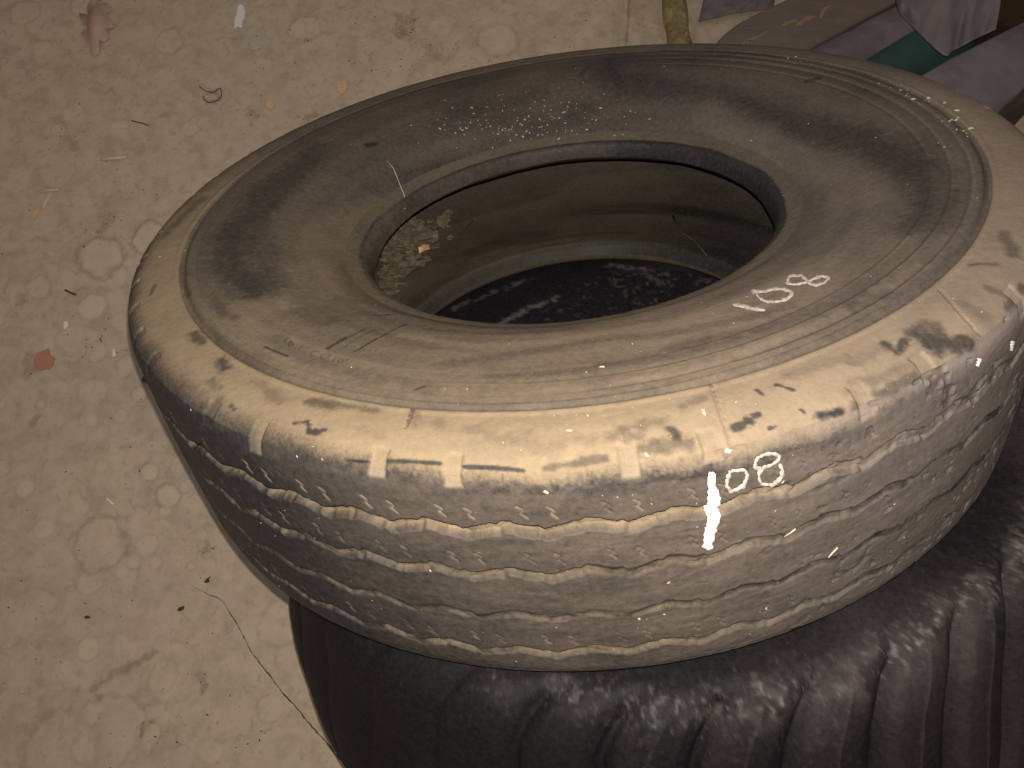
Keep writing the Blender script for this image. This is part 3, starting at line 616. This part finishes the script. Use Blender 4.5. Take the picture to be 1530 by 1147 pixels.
# ------------------------------------------------------------------ floor
fx = np.concatenate([np.linspace(-7, -1.5, 12)[:-1], np.arange(-1.5, 0.55, 0.0040), np.linspace(0.555, 7, 14)])
fy = np.concatenate([np.linspace(-5, -0.35, 10)[:-1], np.arange(-0.35, 1.80, 0.0042), np.linspace(1.805, 9, 14)])
GX, GY = np.meshgrid(fx, fy, indexing='ij'); P = np.stack([GX, GY, 0 * GX], -1)
spot = np.zeros(GX.shape); ring = np.zeros(GX.shape)
SPOTS = [(150, 385, 27, 1, 1), (222, 355, 20, 1, 1), (137, 457, 18, 1.3, .3), (60, 428, 15, .8, .5), (115, 510, 24, .5, .3), (138, 626, 8, 1, .2), (154, 645, 7, 1, .1), (181, 621, 8, 1, .2), (152, 697, 8, 1, .2),
    (173, 697, 6, 1, .1), (223, 705, 11, 1.2, .9), (250, 740, 16, 1.2, 1), (37, 730, 10, 1.2, .3), (112, 745, 7, 1, .1), (121, 758, 9, 1, .2), (247, 763, 8, 1, .2), (222, 815, 14, .6, .6), (131, 970, 13, 1.1, .5),
    (233, 840, 8, .9, .2), (182, 855, 7, .9, .2), (200, 840, 9, .6, .3), (63, 70, 11, .9, .2), (38, 18, 16, .8, .6), (285, 192, 10, .9, .4), (110, 168, 13, .9, .1), (25, 268, 17, .8, 0), (745, 60, 24, .9, .5), (735, 30, 14, .6, 0),
    (140, 583, 20, .5, .3), (190, 545, 15, .5, .4), (185, 480, 15, .5, .2), (72, 515, 9, .8, .1), (150, 815, 30, .6, .8), (66, 790, 11, .9, .3), (135, 870, 14, .6, .5), (245, 1010, 18, .4, .5), (35, 930, 16, .5, .1), (215, 985, 10, .6, .1),
    (195, 970, 10, .6, .1), (160, 1090, 40, .5, .6), (90, 1120, 40, .4, .6), (40, 1130, 10, .8, .1), (405, 1060, 16, .5, .5), (222, 1100, 14, .7, .6), (420, 930, 26, .35, .5), (255, 1000, 34, .35, .4), (60, 330, 24, .4, .2), (180, 190, 12, .5, .1), (250, 120, 18, .4, 0), (320, 230, 16, .4, .1)]
spots = []
for x, y, r, s, e in SPOTS:
    c = floor_pt(x, y); spots.append((c.x, c.y, r * (c - CAM_W.translation).length / F_PX, s, e))
for k in range(330):
    x, y = random.uniform(-1.4, 0.5), random.uniform(-0.3, 1.8)
    spots.append((x, y, random.choice((.005, .007, .009, .012, .012, .02, .035)) * random.uniform(.7, 1.2), random.uniform(.2, .8), random.choice((0, 0, .2, .6))))
n1 = fbm(P, 45, 61) - 0.5; n2 = fbm(P, 14, 62) - 0.5
for x, y, r, s, e in spots:
    i0, i1 = np.searchsorted(fx, (x - 1.8 * r, x + 1.8 * r)); j0, j1 = np.searchsorted(fy, (y - 1.8 * r, y + 1.8 * r))
    if i1 <= i0 or j1 <= j0: continue
    sl = (slice(i0, i1), slice(j0, j1))
    d = np.hypot(GX[sl] - x, GY[sl] - y) + r * (0.55 * n1[sl] + 0.55 * n2[sl])
    w = max(0.0025, 0.12 * r)
    spot[sl] = np.maximum(spot[sl], s * (1 - sstep(r - w, r + w, d)))
    ring[sl] = np.maximum(ring[sl], e * np.exp(-((d - r - w * 0.8) / (w * 0.9)) ** 2))
dark = np.zeros(GX.shape)
DARKS = [([(310, 140), (322, 135), (328, 148), (312, 152)], 4, .8), ([(608, 30), (600, 50)], 14, .6), ([(645, 75), (655, 85)], 12, .4), ([(130, 775), (200, 770)], 3, .3), ([(140, 1030), (165, 1012), (200, 992), (230, 975)], 6, .55),
    ([(150, 1045), (140, 1035)], 4, .5), ([(210, 1100), (215, 1082), (228, 1078)], 3, .7), ([(299, 1010), (306, 1030)], 7, .5), ([(940, 0), (939, 30), (935, 76)], 2.5, .8), ([(310, 815), (302, 825), (318, 820)], 5, .6), ([(50, 545), (42, 560), (45, 530)], 8, .5),
    ([(35, 440), (30, 450)], 8, .4), ([(945, 0), (960, 40), (975, 78)], 10, .25), ([(40, 105), (30, 95)], 6, .3), ([(155, 335), (165, 325)], 8, .35), ([(100, 205), (112, 220)], 6, .4), ([(930, 0), (920, 70)], 10, .25), ([(152, 320), (160, 330), (150, 345)], 6, .35), ([(55, 620), (50, 632)], 5, .5), ([(380, 175), (372, 165)], 6, .4), ([(455, 178), (470, 170)], 6, .5)]
for pts, w, v in DARKS:
    L2 = [np.array(floor_pt(*q))[:2] for q in pts]; dd = np.mean([(floor_pt(*q) - CAM_W.translation).length for q in pts]); w *= dd / F_PX
    lo = np.min(L2, axis=0) - 4 * w - .01; hi = np.max(L2, axis=0) + 4 * w + .01
    i0, i1 = np.searchsorted(fx, (lo[0], hi[0])); j0, j1 = np.searchsorted(fy, (lo[1], hi[1])); sl = (slice(i0, i1), slice(j0, j1))
    d = seg_dist(P[sl][..., :2], L2) + w * 2.4 * (fbm(P[sl], 90, 63) - 0.45)
    dark[sl] = np.maximum(dark[sl], 0.75 * v * (1 - sstep(0.2 * w, 1.5 * w, d)))
P[..., 2] = -0.0012 * np.clip(dark, 0, 1)
mF, nt, b = nmat('dusty_concrete'); n = NB(nt); Lk = nt.links.new
big = n.noise(2.2, 5, 0.6); mid = n.noise(13, 6, 0.68, 0.3); fine = n.noise(75, 5, 0.72); gr = n.noise(330, 3, 0.7)
c = n.mix(n.remap(mid, 0.34, 0.68), (0.503, 0.413, 0.307), (0.622, 0.517, 0.393))
c = n.mix(n.remap(big, 0.42, 0.62, 0, 0.5), c, (0.54, 0.45, 0.37))
c = n.mix(n.remap(n.noise(5.5, 6, 0.7, 0.8), 0.52, 0.7, 0, 0.40), c, (0.435, 0.360, 0.262))
c = n.mix(n.remap(fine, 0.36, 0.28, 0, 0.45), c, (0.255, 0.195, 0.135))
c = n.mix(n.remap(n.noise(27, 6, 0.75), 0.66, 0.74, 0, 0.55), c, (0.300, 0.232, 0.165))
c = n.mix(n.remap(gr, 0.66, 0.76, 0, 0.4), c, (0.800, 0.705, 0.555))
mot = n.noise(21, 3, 0.55, 0.6); mot2 = n.noise(46, 3, 0.6, 0.4)
c = n.mix(n.remap(mot, 0.50, 0.56, 0, 0.34), c, (0.66, 0.56, 0.46))
c = n.mix(n.remap(mot, 0.46, 0.40, 0, 0.30), c, (0.41, 0.35, 0.26))
c = n.mix(n.remap(mot2, 0.54, 0.60, 0, 0.26), c, (0.66, 0.55, 0.46))
c = n.mix(n.remap(mot2, 0.42, 0.36, 0, 0.40), c, (0.36, 0.30, 0.22))
c = n.mix(n.remap(n.noise(3.1, 3, 0.6), 0.45, 0.62, 0, 0.25), c, (0.52, 0.42, 0.36))
c = n.mix(n.math('MULTIPLY', n.attr('spot'), 0.42), c, (0.720, 0.608, 0.473))
c = n.mix(n.math('MULTIPLY', n.attr('ring'), 0.50), c, (0.285, 0.232, 0.165))
c = n.mix(n.math('MULTIPLY', n.attr('dark'), 0.9), c, (0.128, 0.093, 0.068))
c = n.mix(1.0, c, (1.08, 1.035, 0.955), 'MULTIPLY')
Lk(c, b.inputs['Base Color']); b.inputs['Roughness'].default_value = 0.95; b.inputs['Specular IOR Level'].default_value = 0.15
Lk(n.bump(n.math('ADD', n.math('MULTIPLY', fine, 0.6), n.math('MULTIPLY', mid, 0.8)), 0.55, 0.005), b.inputs['Normal'])
floor = grid_obj('floor', P, mF, None, False, {'spot': spot, 'ring': ring, 'dark': dark})
tag(floor, kind='structure')

# the crack in the floor: a thin dirt-filled line
def strip(name, pxs, w0, w1, mat, parent=None, z=0.0015):
    c = catmull([tuple(floor_pt(*q))[:2] for q in pxs], 90); t = np.gradient(c, axis=0); t /= np.linalg.norm(t, axis=1)[:, None]
    nn = np.stack([-t[:, 1], t[:, 0]], 1); V, Fc = [], []
    jit = np.cumsum(RNG.normal(0, 0.0006, len(c))); jit -= np.linspace(0, jit[-1], len(c))
    for i, (q, m) in enumerate(zip(c, nn)):
        f = i / (len(c) - 1); w = (w0 + (w1 - w0) * f) * RNG.uniform(0.45, 1.5) * min(1, 8 * f + .15)
        for s, zz in ((-1, 0.0003), (0, z), (1, 0.0003)): V.append((q[0] + m[0] * (jit[i] + s * w), q[1] + m[1] * (jit[i] + s * w), zz))
    for i in range(len(c) - 1):
        for k in (0, 1): a = i * 3 + k; Fc.append((a, a + 1, a + 4, a + 3))
    return mesh_obj(name, V, Fc, mat, parent)
strip('crack', [(280, 871), (300, 884), (328, 899), (345, 925), (375, 972), (420, 1030), (450, 1062), (480, 1098), (520, 1147), (560, 1195)], 0.0006, 0.0017, M_CRUMB_D, floor)

# ------------------------------------------------------------------ small things on the floor
def chip(name, px, py, outline_px, thick, mat, label, cat, warpz=0.0, group=None, z0=0.0):
    """irregular flat flake whose outline is given in photo pixels round its middle, laid on the floor"""
    c = floor_pt(px, py, z0)
    ol = [floor_pt(px + x, py + y, z0) - c for x, y in outline_px]
    n = len(ol); V, Fc = [], []
    for lev, s in ((0.0, 0.97), (0.6, 1.0), (1.0, 0.90)):
        for v in ol:
            V.append((v.x * s, v.y * s, 0.0004 + thick * lev + warpz * (v.length / 0.05) ** 2))
    V.append((0, 0, 0.0004 + thick * 1.05)); V.append((0, 0, 0.0004))
    for L in (0, 1):
        for i in range(n): j = (i + 1) % n; Fc.append((L * n + i, L * n + j, L * n + n + j, L * n + n + i))
    for i in range(n): j = (i + 1) % n; Fc.append((2 * n + i, 2 * n + j, 3 * n)); Fc.append((j, i, 3 * n + 1))
    o = mesh_obj(name, V, Fc, mat, None, False); o.location = (c.x, c.y, c.z)
    return tag(o, label, cat, group)

def blob_outline(rx, ry, n=11, rough=0.25, rot=0.0):
    out = []
    for k in range(n):
        a = 2 * math.pi * k / n; f = 1 + random.uniform(-rough, rough); x, y = rx * f * math.cos(a), ry * f * math.sin(a)
        out.append((x * math.cos(rot) - y * math.sin(rot), x * math.sin(rot) + y * math.cos(rot)))
    return out[::-1]

LEAF = [(-4, -52), (4, -46), (2, -38), (16, -40), (24, -30), (14, -24), (20, -14), (27, -4), (15, 0), (20, 12), (12, 18), (5, 16), (4, 34), (-3, 42), (-9, 34), (-8, 22), (-18, 14), (-22, 4), (-12, -2), (-22, -12), (-26, -24), (-12, -22), (-14, -34), (-8, -42)]
leaf = empty('oak_leaf'); leaf.location = floor_pt(145, 46)
tag(leaf, 'large dusty pinkish lobed oak leaf lying flat on the concrete floor', 'leaf')
c0 = floor_pt(145, 46)
ol = [floor_pt(145 + x, 46 + y) - c0 for x, y in LEAF]
sp0, sp1 = floor_pt(142, -2) - c0, floor_pt(142, 86) - c0
V = [(v.x, v.y, 0.003 + 0.004 * abs(math.sin(i * 1.3))) for i, v in enumerate(ol)]; Fc = [tuple(range(len(ol)))]
bl = mesh_obj('blade', V, Fc, M_LEAF, leaf); sm = bl.modifiers.new('thick', 'SOLIDIFY'); sm.thickness = 0.0008
def tube(name, pts, rad, mat, parent=None, sides=7, close=True):
    pts = [Vector(p) for p in pts]; n = len(pts); V, Fc = [], []
    rad = rad if isinstance(rad, (list, tuple)) else [rad] * n
    for i, p in enumerate(pts):
        t = (pts[min(i + 1, n - 1)] - pts[max(i - 1, 0)]).normalized(); a = t.orthogonal().normalized()
        if i and a.dot(pa) < 0.2: a = (pa - t * pa.dot(t)).normalized()
        elif i: a = (pa - t * pa.dot(t)).normalized()
        pa = a; b = t.cross(a)
        for k in range(sides):
            g = 2 * math.pi * k / sides; V.append(p + (a * math.cos(g) + b * math.sin(g)) * rad[i])
    for i in range(n - 1):
        for k in range(sides): q = (k + 1) % sides; Fc.append((i * sides + k, i * sides + q, (i + 1) * sides + q, (i + 1) * sides + k))
    if close: Fc.append(tuple(range(sides))[::-1]); Fc.append(tuple(range((n - 1) * sides, n * sides)))
    return mesh_obj(name, V, Fc, mat, parent)
tube('midrib', [sp0 * 1.0 + Vector((0, 0, .0055)), (sp0 + sp1) * .5 + Vector((0.002, 0, .0058)), sp1 + Vector((0, 0, .0055))], [.0014, .0010, .0006], M_LEAF, leaf)

chip('brick_chip', 68, 540, blob_outline(13, 16, 11, .3, .4), 0.006, M_RED, 'flat brick red chip lying alone on the stained floor', 'chip')
chip('wood_chip', 511, 132, blob_outline(8, 11, 10, .2, .1), 0.007, M_CHIP, 'rounded orange tan wood chip on floor close behind the tyre rim', 'chip')
chip('wood_chip', 404, 158, blob_outline(7, 6, 9, .3), 0.006, M_CHIP, 'small peach coloured crumbly chip beside dark grit on floor', 'chip')
chip('plaster_flake', 388, 66, [(-17, -8), (5, -12), (17, -5), (15, 2), (-12, 10)][::-1], 0.004, M_GREYCHIP, 'flat angular grey beige plaster flake below the white splash', 'flake')
chip('white_splash', 358, 28, blob_outline(8, 17, 13, .45), 0.0016, M_PAINT, 'dried white paint splash on the concrete floor', 'paint splash')
chip('wood_splinter', 56, 318, [(-6, 8), (-3, 9), (6, -6), (2, -9), (-4, 2)][::-1], 0.005, M_CHIP, 'short peach wood splinter end beside a longer pale splinter', 'splinter')
chip('wood_splinter', 71, 300, [(-7, 10), (-4, 11), (8, -10), (6, -12)][::-1], 0.004, M_STRAW, 'long pale straw coloured splinter tilted on the floor', 'splinter')
chip('paper_scrap', 165, 749, [(-6, -4), (-4, -5), (6, 3), (4, 5)][::-1], 0.002, M_PAINT, 'tiny bright white paper scrap below the row of round stains', 'scrap')
chip('paper_scrap', 171, 527, [(-2, -6), (1, -6), (2, 5), (-2, 6)][::-1], 0.002, M_PAINT, 'tiny white upright paper scrap near a triangular dark stone', 'scrap')
chip('paper_scrap', 99, 486, [(-3, -6), (2, -6), (4, 0), (-2, 6), (-4, 3)][::-1], 0.002, M_PAINT, 'tiny white bent paper scrap above the brick red chip', 'scrap')
chip('dark_stone', 217, 567, [(-4, 3), (0, -5), (5, -2), (4, 5)][::-1], 0.008, M_CRUMB_D, 'small dark triangular stone against the left edge of tyre', 'stone')
chip('dark_seed', 271, 909, [(-6, 3), (-2, -2), (5, -4), (4, 1), (-1, 4)][::-1], 0.004, M_TWIG, 'dark seed husk beside the start of the floor crack', 'seed')
chip('dark_seed', 310, 866, [(-5, 4), (-1, -1), (5, -5), (2, 0), (4, 3), (-1, 5)][::-1], 0.004, M_TWIG, 'dark forked bit of husk near the tyre tread and crack', 'seed')
chip('dark_seed', 131, 922, blob_outline(4, 3, 8, .3), 0.004, M_TWIG, 'round dark brown seed among white flecks on the floor', 'seed')
def lying(pxs, z=0.002): return [floor_pt(x, y, z) for x, y in pxs]
tag(tube('straw_piece', lying([(150, 238), (170, 236), (190, 234)], .004), [.0035, .0035, .003], M_STRAW), 'short dusty straw piece lying level on the floor', 'straw')
tag(tube('straw_piece', lying([(60, 286), (75, 284), (88, 283)], .004), [.002, .003, .002], M_STRAW), 'short dusty straw piece just above the pale splinter', 'straw')
tag(tube('straw_piece', lying([(155, 138), (162, 134), (169, 128)], .003), [.0012, .0016, .001], M_PAINT_THIN), 'thin curved white straw sliver on floor below oak leaf', 'straw')
tag(tube('twig', lying([(196, 180), (205, 182), (214, 184), (222, 187)], .003), .0013, M_TWIG), 'thin dark twig lying alone on pale floor', 'twig')
tag(tube('twig', [Vector(q) for q in catmull([tuple(v) for v in lying([(298, 129), (308, 136), (320, 137), (328, 131), (331, 141), (326, 149), (314, 153), (305, 148), (304, 143)], .004)], 40)], .0011, M_TWIG), 'curled dark root twig on floor behind the tyre', 'twig')
tag(tube('twig', lying([(97, 433), (105, 437), (113, 440)], .003), .0022, M_TWIG), 'short stubby dark twig near round pale stains', 'twig')
tag(tube('pale_peg', lying([(731, 90), (733, 97), (734, 104)], .006), [.004, .006, .007], M_STRAW), 'small pale wooden peg poking out behind the tyre', 'peg')

# uncountable grit
def grit(name, items, mat, parent=None):
    V, Fc = [], []
    for p, nrm, s in items:
        p = Vector(p); nrm = Vector(nrm); t = nrm.orthogonal().normalized(); g = random.uniform(0, 6.28); b = nrm.cross(t); t, b = t * math.cos(g) + b * math.sin(g), b * math.cos(g) - t * math.sin(g)
        k = len(V); e = random.uniform(0.9, 1.7)
        for a, c, h in ((-1, -.7, 0), (1, -.5, 0), (.7, .8, 0), (-.8, .6, 0), (-.3, -.3, .8), (.5, .2, .7)):
            V.append(p + t * (a * s * e * random.uniform(.7, 1.2)) + b * (c * s * random.uniform(.7, 1.2)) + nrm * (h * s * .8 - 0.0002))
        for f in ((0, 1, 4), (1, 5, 4), (1, 2, 5), (2, 3, 5), (3, 4, 5), (3, 0, 4)): Fc.append(tuple(k + i for i in f))
    o = mesh_obj(name, V, Fc, mat, parent, False); o['kind'] = 'stuff'; return o
def floor_grit(n, smin, smax, clusters=()):
    it = []
    for _ in range(n):
        it.append(((random.uniform(-1.4, 0.55), random.uniform(-0.3, 1.8), 0.0), (0, 0, 1), smin + (smax - smin) * random.random() ** 2.5))
    for (x, y, r, m) in clusters:
        for _ in range(m):
            q = floor_pt(x + random.gauss(0, r), y + random.gauss(0, r * .7)); it.append((tuple(q), (0, 0, 1), smin + (smax - smin) * random.random() ** 2))
    return it
tag(grit('dark_floor_grit', floor_grit(900, 0.0006, 0.0024, [(600, 45, 14, 34), (640, 70, 30, 30), (380, 170, 10, 16), (455, 183, 12, 18), (155, 335, 14, 18), (140, 500, 30, 16), (55, 545, 10, 14), (160, 520, 22, 16), (230, 1085, 40, 16), (350, 1085, 40, 16), (60, 625, 12, 9), (300, 1015, 12, 9), (305, 822, 8, 9), (100, 205, 12, 9), (560, 80, 30, 24)]), M_CRUMB_D), 'dark fine grit and specks scattered over the concrete floor', 'grit')
tag(grit('pale_floor_grit', floor_grit(420, 0.0007, 0.0024, [(605, 35, 16, 30), (640, 60, 40, 50), (700, 70, 40, 24), (170, 890, 18, 8)]), M_CRUMB_L), 'pale crumbs and specks scattered over the concrete floor', 'grit')

def on_tyre(px, py):
    h = tyre_pt(px, py)
    if not h: return None
    q, nm = h[0], h[1]; rr = math.hypot(q.x, q.y)
    if q.z < 0.19 and rr < 0.52: return None
    return q, nm
def settle(items):
    return [(q + nm * float(d), nm, s) for (q, nm, s), d in zip(items, relief(items))]
items = []
def scat(n, x, y, rx, ry, s0, s1):
    for _ in range(n):
        h = on_tyre(random.gauss(x, rx), random.gauss(y, ry))
        if h: items.append((h[0], h[1], s0 + (s1 - s0) * random.random() ** 3))
scat(190, 780, 175, 75, 22, .0004, .0019); scat(80, 720, 190, 40, 10, .0004, .0022); scat(60, 850, 170, 40, 14, .0004, .0017)
for _ in range(900):
    h = on_tyre(random.uniform(210, 1528), random.uniform(80, 1000))
    if h: items.append((h[0], h[1], .00035 + .0009 * random.random() ** 5))
for (x, y) in [(1195, 92), (1340, 130), (1365, 142), (1390, 152), (1420, 175), (1440, 190)]: scat(9, x, y, 10, 5, .0008, .0026)
tag(grit('crumbs', settle(items), M_CRUMB_L, tyre), 'pale crumbs and dust specks stuck on the tyre')
# little lumps one can pick out on the tyre
items = [on_tyre(x, y) + (s,) for x, y, s in ((1052, 615, .0030), (655, 958, .0026), (816, 735, .0024), (1170, 720, .0013), (790, 610, .0016), (850, 643, .0018), (966, 679, .0018), (1100, 600, .0013), (878, 620, .0015), (1146, 910, .0022), (955, 925, .0018), (525, 548, .0013), (900, 548, .0018))]
grit('crumbs', settle(items), M_CRUMB_L, tyre)
def on_line(name, pxs, rad, mat):
    pts = [q + nm * rad * .8 for q, nm, s in settle([on_tyre(*q) + (0,) for q in pxs])]; return tube(name, pts, rad, mat, tyre, 5)
on_line('stuck_straw', [(1237, 832), (1244, 824), (1251, 817)], .0008, M_STRAW)
on_line('stuck_straw', [(1174, 804), (1181, 796), (1188, 789)], .0007, M_STRAW)
on_line('stuck_straw', [(578, 240), (588, 252), (592, 262), (598, 278), (604, 292), (605, 312)], .0005, M_STRAW)

# ------------------------------------------------------------------ litter inside the tyre
lit = empty('leaf_litter', M_T)
tag(lit, 'clump of dried mud flakes and leaf litter inside the dusty tyre', 'litter')
def liner_pt(px, py):
    h = tyre_pt(px, py); return h
for k in range(150):
    px = 575 + abs(random.gauss(0, 34)); py = random.gauss(384 - 0.75 * (px - 590), 22)
    h = liner_pt(px, py)
    if not h or h[0].z > 0.185 or math.hypot(h[0].x, h[0].y) < 0.33: continue
    q, nm = h[0], h[1]; t = nm.orthogonal().normalized(); b = nm.cross(t); s = random.uniform(.004, .017); V = []
    n = random.randint(5, 7); tilt = random.uniform(-.6, .6); g0 = random.uniform(0, 6)
    for i in range(n):
        a = g0 + 2 * math.pi * i / n; f = random.uniform(.6, 1.2) * s; V.append(q + t * math.cos(a) * f + b * math.sin(a) * f + nm * (0.003 + random.uniform(0, .005) + 0.6 * tilt * f * math.cos(a)))
    V.append(q + nm * (0.004 + random.uniform(0, .005)))
    o = mesh_obj('flake', V, [(i, (i + 1) % n, n) for i in range(n)], M_MUD, lit, False); md = o.modifiers.new('thick', 'SOLIDIFY'); md.thickness = .0022
h = liner_pt(634, 379); q, nm = h[0], h[1]; t = nm.orthogonal().normalized(); b = nm.cross(t)
V = [q + t * math.cos(a) * r + b * math.sin(a) * r + nm * (.012 + .004 * math.sin(3 * a)) for a, r in ((0, .013), (.9, .008), (1.7, .014), (2.6, .008), (3.4, .013), (4.3, .008), (5.2, .012))]
o = mesh_obj('orange_leaf', V + [q + nm * .013], [(i, (i + 1) % 7, 7) for i in range(7)], M_CHIP, lit, False); o.modifiers.new('thick', 'SOLIDIFY').thickness = .0012
def liner_line(pxs, rad):
    pts = []
    for x, y in pxs:
        h = liner_pt(x, y)
        if h: pts.append(h[0] + h[1] * .004)
    return tube('root_strand', pts, rad, M_TWIG, lit, 5)
liner_line([(726, 268), (710, 290), (698, 315), (694, 345)], .0009); liner_line([(640, 385), (665, 384), (685, 378), (694, 345), (708, 332)], .0010)
liner_line([(1005, 325), (1018, 350), (1040, 365), (1058, 382)], .0012)

# ------------------------------------------------------------------ background pieces behind the stack
# pole
pa, pb = floor_pt(1024, 150, .034), floor_pt(998, -90, .036)
pts = [pa.lerp(pb, t) + Vector((0.0018 * math.sin(t * 9), 0, 0.001 * math.sin(t * 7))) for t in np.linspace(0, 1, 26)]
pole = empty('wooden_pole'); tag(pole, 'mossy yellowish wooden pole with peeling bark lying on floor behind tyre', 'pole')
tube('bark', pts, [0.031 + .002 * math.sin(k * 1.1) + random.uniform(-.001, .001) for k in range(26)], M_BARK, pole, 18)
for t in (0.35, 0.62): c = pa.lerp(pb, t) + Vector((0.012, -.002, .026)); tube('knot', [c, c + Vector((.004, 0, .008))], [.010, .006], M_BARK, pole, 9)

def prism(name, pxs, ztop, zbot, mat, parent=None, bev=0.006, ztops=None):
    bm = bmesh.new(); top = []
    for k, (x, y) in enumerate(pxs):
        top.append(bm.verts.new(floor_pt(x, y, ztops[k] if ztops else ztop)))
    bot = [bm.verts.new((v.co.x, v.co.y, zbot)) for v in top]
    n = len(top); bm.faces.new(top); bm.faces.new(bot[::-1])
    for i in range(n): j = (i + 1) % n; bm.faces.new((top[j], top[i], bot[i], bot[j]))
    bmesh.ops.recalc_face_normals(bm, faces=bm.faces)
    bmesh.ops.bevel(bm, geom=[e for e in bm.edges], offset=bev, segments=3, affect='EDGES', profile=.5)
    me = bpy.data.meshes.new(name); bm.to_mesh(me); bm.free(); me.shade_smooth(); me.materials.append(mat)
    o = bpy.data.objects.new(name, me); return link(o, parent)

brd = [(1055, 92), (1062, 76), (1072, 60), (1086, 46), (1102, 34), (1122, 23), (1180, -5), (1240, -36), (1420, -36), (1345, -1), (1262, 44), (1180, 90), (1130, 120), (1070, 112)]
o = prism('rounded_board', brd, 0.10, 0.0, M_PLANK, None, 0.008)
tag(o, 'dusty brown board with rounded end and scraped tan streaks behind the tyre', 'board')
sc = empty('x'); bpy.data.objects.remove(sc)
def lie_ribbon(name, pxs, w, z, mat, parent):
    c = catmull([tuple(floor_pt(*q, z))[:2] for q in pxs], 30); t = np.gradient(c, axis=0); t /= np.linalg.norm(t, axis=1)[:, None]; nn = np.stack([-t[:, 1], t[:, 0]], 1); V = []
    for i, (q, m) in enumerate(zip(c, nn)):
        f = math.sin(math.pi * i / 29) ** .5; ww = w * f * RNG.uniform(.5, 1.3)
        V += [(q[0] - m[0] * ww, q[1] - m[1] * ww, z + .0008), (q[0] + m[0] * ww, q[1] + m[1] * ww, z + .0008)]
    return mesh_obj(name, V, [(2 * i, 2 * i + 1, 2 * i + 3, 2 * i + 2) for i in range(29)], mat, parent)
M_SCRAPE = simple_mat('scraped_wood', (0.36, 0.23, 0.15), (0.28, 0.18, 0.125), 60, 0.9)
for q, w in (([(1168, 38), (1180, 33), (1192, 30)], .006), ([(1188, 40), (1202, 30), (1216, 24)], .007), ([(1110, 62), (1130, 56), (1150, 45)], .004), ([(1225, 28), (1232, 14), (1243, 8)], .005), ([(1098, 74), (1112, 64), (1125, 60)], .0035)):
    lie_ribbon('scraped_streak', q, w, 0.10, M_SCRAPE, o)

def roll(name, a, b, za, zb, rad, mat, parent=None, wob=0.0, sides=28, n=16):
    A, B = floor_pt(*a, za), floor_pt(*b, zb)
    pts = [A.lerp(B, t) for t in np.linspace(0, 1, n)]
    return tube(name, pts, [rad * (1 + wob * math.sin(k * 1.7) + random.uniform(-wob, wob) * .5) for k in range(n)], mat, parent, sides)
o = roll('wrapped_roll', (1170, 140), (1440, 0), .075, .075, .062, M_FILM, None, .02)
tag(o, 'long roll wrapped in dusty grey film beside the rounded board', 'roll')
o = roll('green_tube', (1260, 160), (1470, 22), .075, .075, .070, M_GREEN, None, 0.0)
tag(o, 'dark green plastic tube partly hidden under hanging grey film', 'tube')
cr = empty('dusty_crate'); tag(cr, 'low brown dusty crate with grey sheet over its top', 'crate')
top = [(1338, 134), (1420, 86), (1560, 16), (1640, 60), (1600, 78), (1530, 131), (1466, 191), (1440, 206)]
prism('box', [(1342, 137), (1424, 92), (1562, 24), (1636, 62), (1598, 80), (1530, 133), (1466, 193), (1442, 206)], 0.335, 0.0, M_CRATE, cr, .006)
sh = prism('cover_sheet', top, 0.356, 0.338, M_FILM, cr, .006)
o = prism('brown_board', [(1480, 20), (1500, -40), (1700, -60), (1700, 60), (1540, 60)], 0.20, 0.0, M_BROWN, None, .006)
tag(o, 'dark brown board block in the shade behind the film', 'board')
# hanging film
NU, NV = 70, 22
tb = [(1335, -12), (1380, -16), (1430, -20), (1470, -24), (1500, -28)]
bb = [(1344, 20), (1406, 80), (1424, 76), (1458, 58), (1488, 44)]
tu, bu = catmull(tb, NU), catmull(bb, NU); V = np.zeros((NU, NV, 3))
for i in range(NU):
    for j in range(NV):
        f = j / (NV - 1); q = tu[i] * (1 - f) + bu[i] * f
        ple = .011 * math.sin(i * .27 + 1.2 * math.sin(i * .13)) * (.25 + .75 * f) + .0012 * math.sin(i * .7 + j * .35)
        z = 0.43 - 0.05 * f - .02 * math.sin(f * 3.1) + ple
        V[i, j] = floor_pt(q[0], q[1], z)
o = grid_obj('hanging_film', V, M_FILM, None); o.modifiers.new('thick', 'SOLIDIFY').thickness = .0015
tag(o, 'crumpled translucent grey film hanging in pleats over the green tube', 'film')
# crumpled rag by the board
NU = 40; V = np.zeros((NU, NU, 3))
for i in range(NU):
    for j in range(NU):
        u, v = i / (NU - 1), j / (NU - 1); q = floor_pt(1062 + 110 * u - 20 * v, -45 + 82 * v - 18 * u, 0)
        p3 = np.array([[u * 5, v * 5, 3.3]]); V[i, j] = (q.x, q.y, .004 + .075 * float(fbm(p3, 1.0, 71, 4)[0]) * math.sin(math.pi * min(max(u, .02), .98)) ** .4 * math.sin(math.pi * min(max(v, .02), .98)) ** .4)
o = grid_obj('crumpled_film', V, M_FILM, None); o.modifiers.new('thick', 'SOLIDIFY').thickness = .0015
tag(o, 'crumpled grey plastic film lying on floor between pole and board', 'film')

print('tris', sum(len(o.data.polygons) * 2 for o in bpy.data.objects if o.type == 'MESH'))
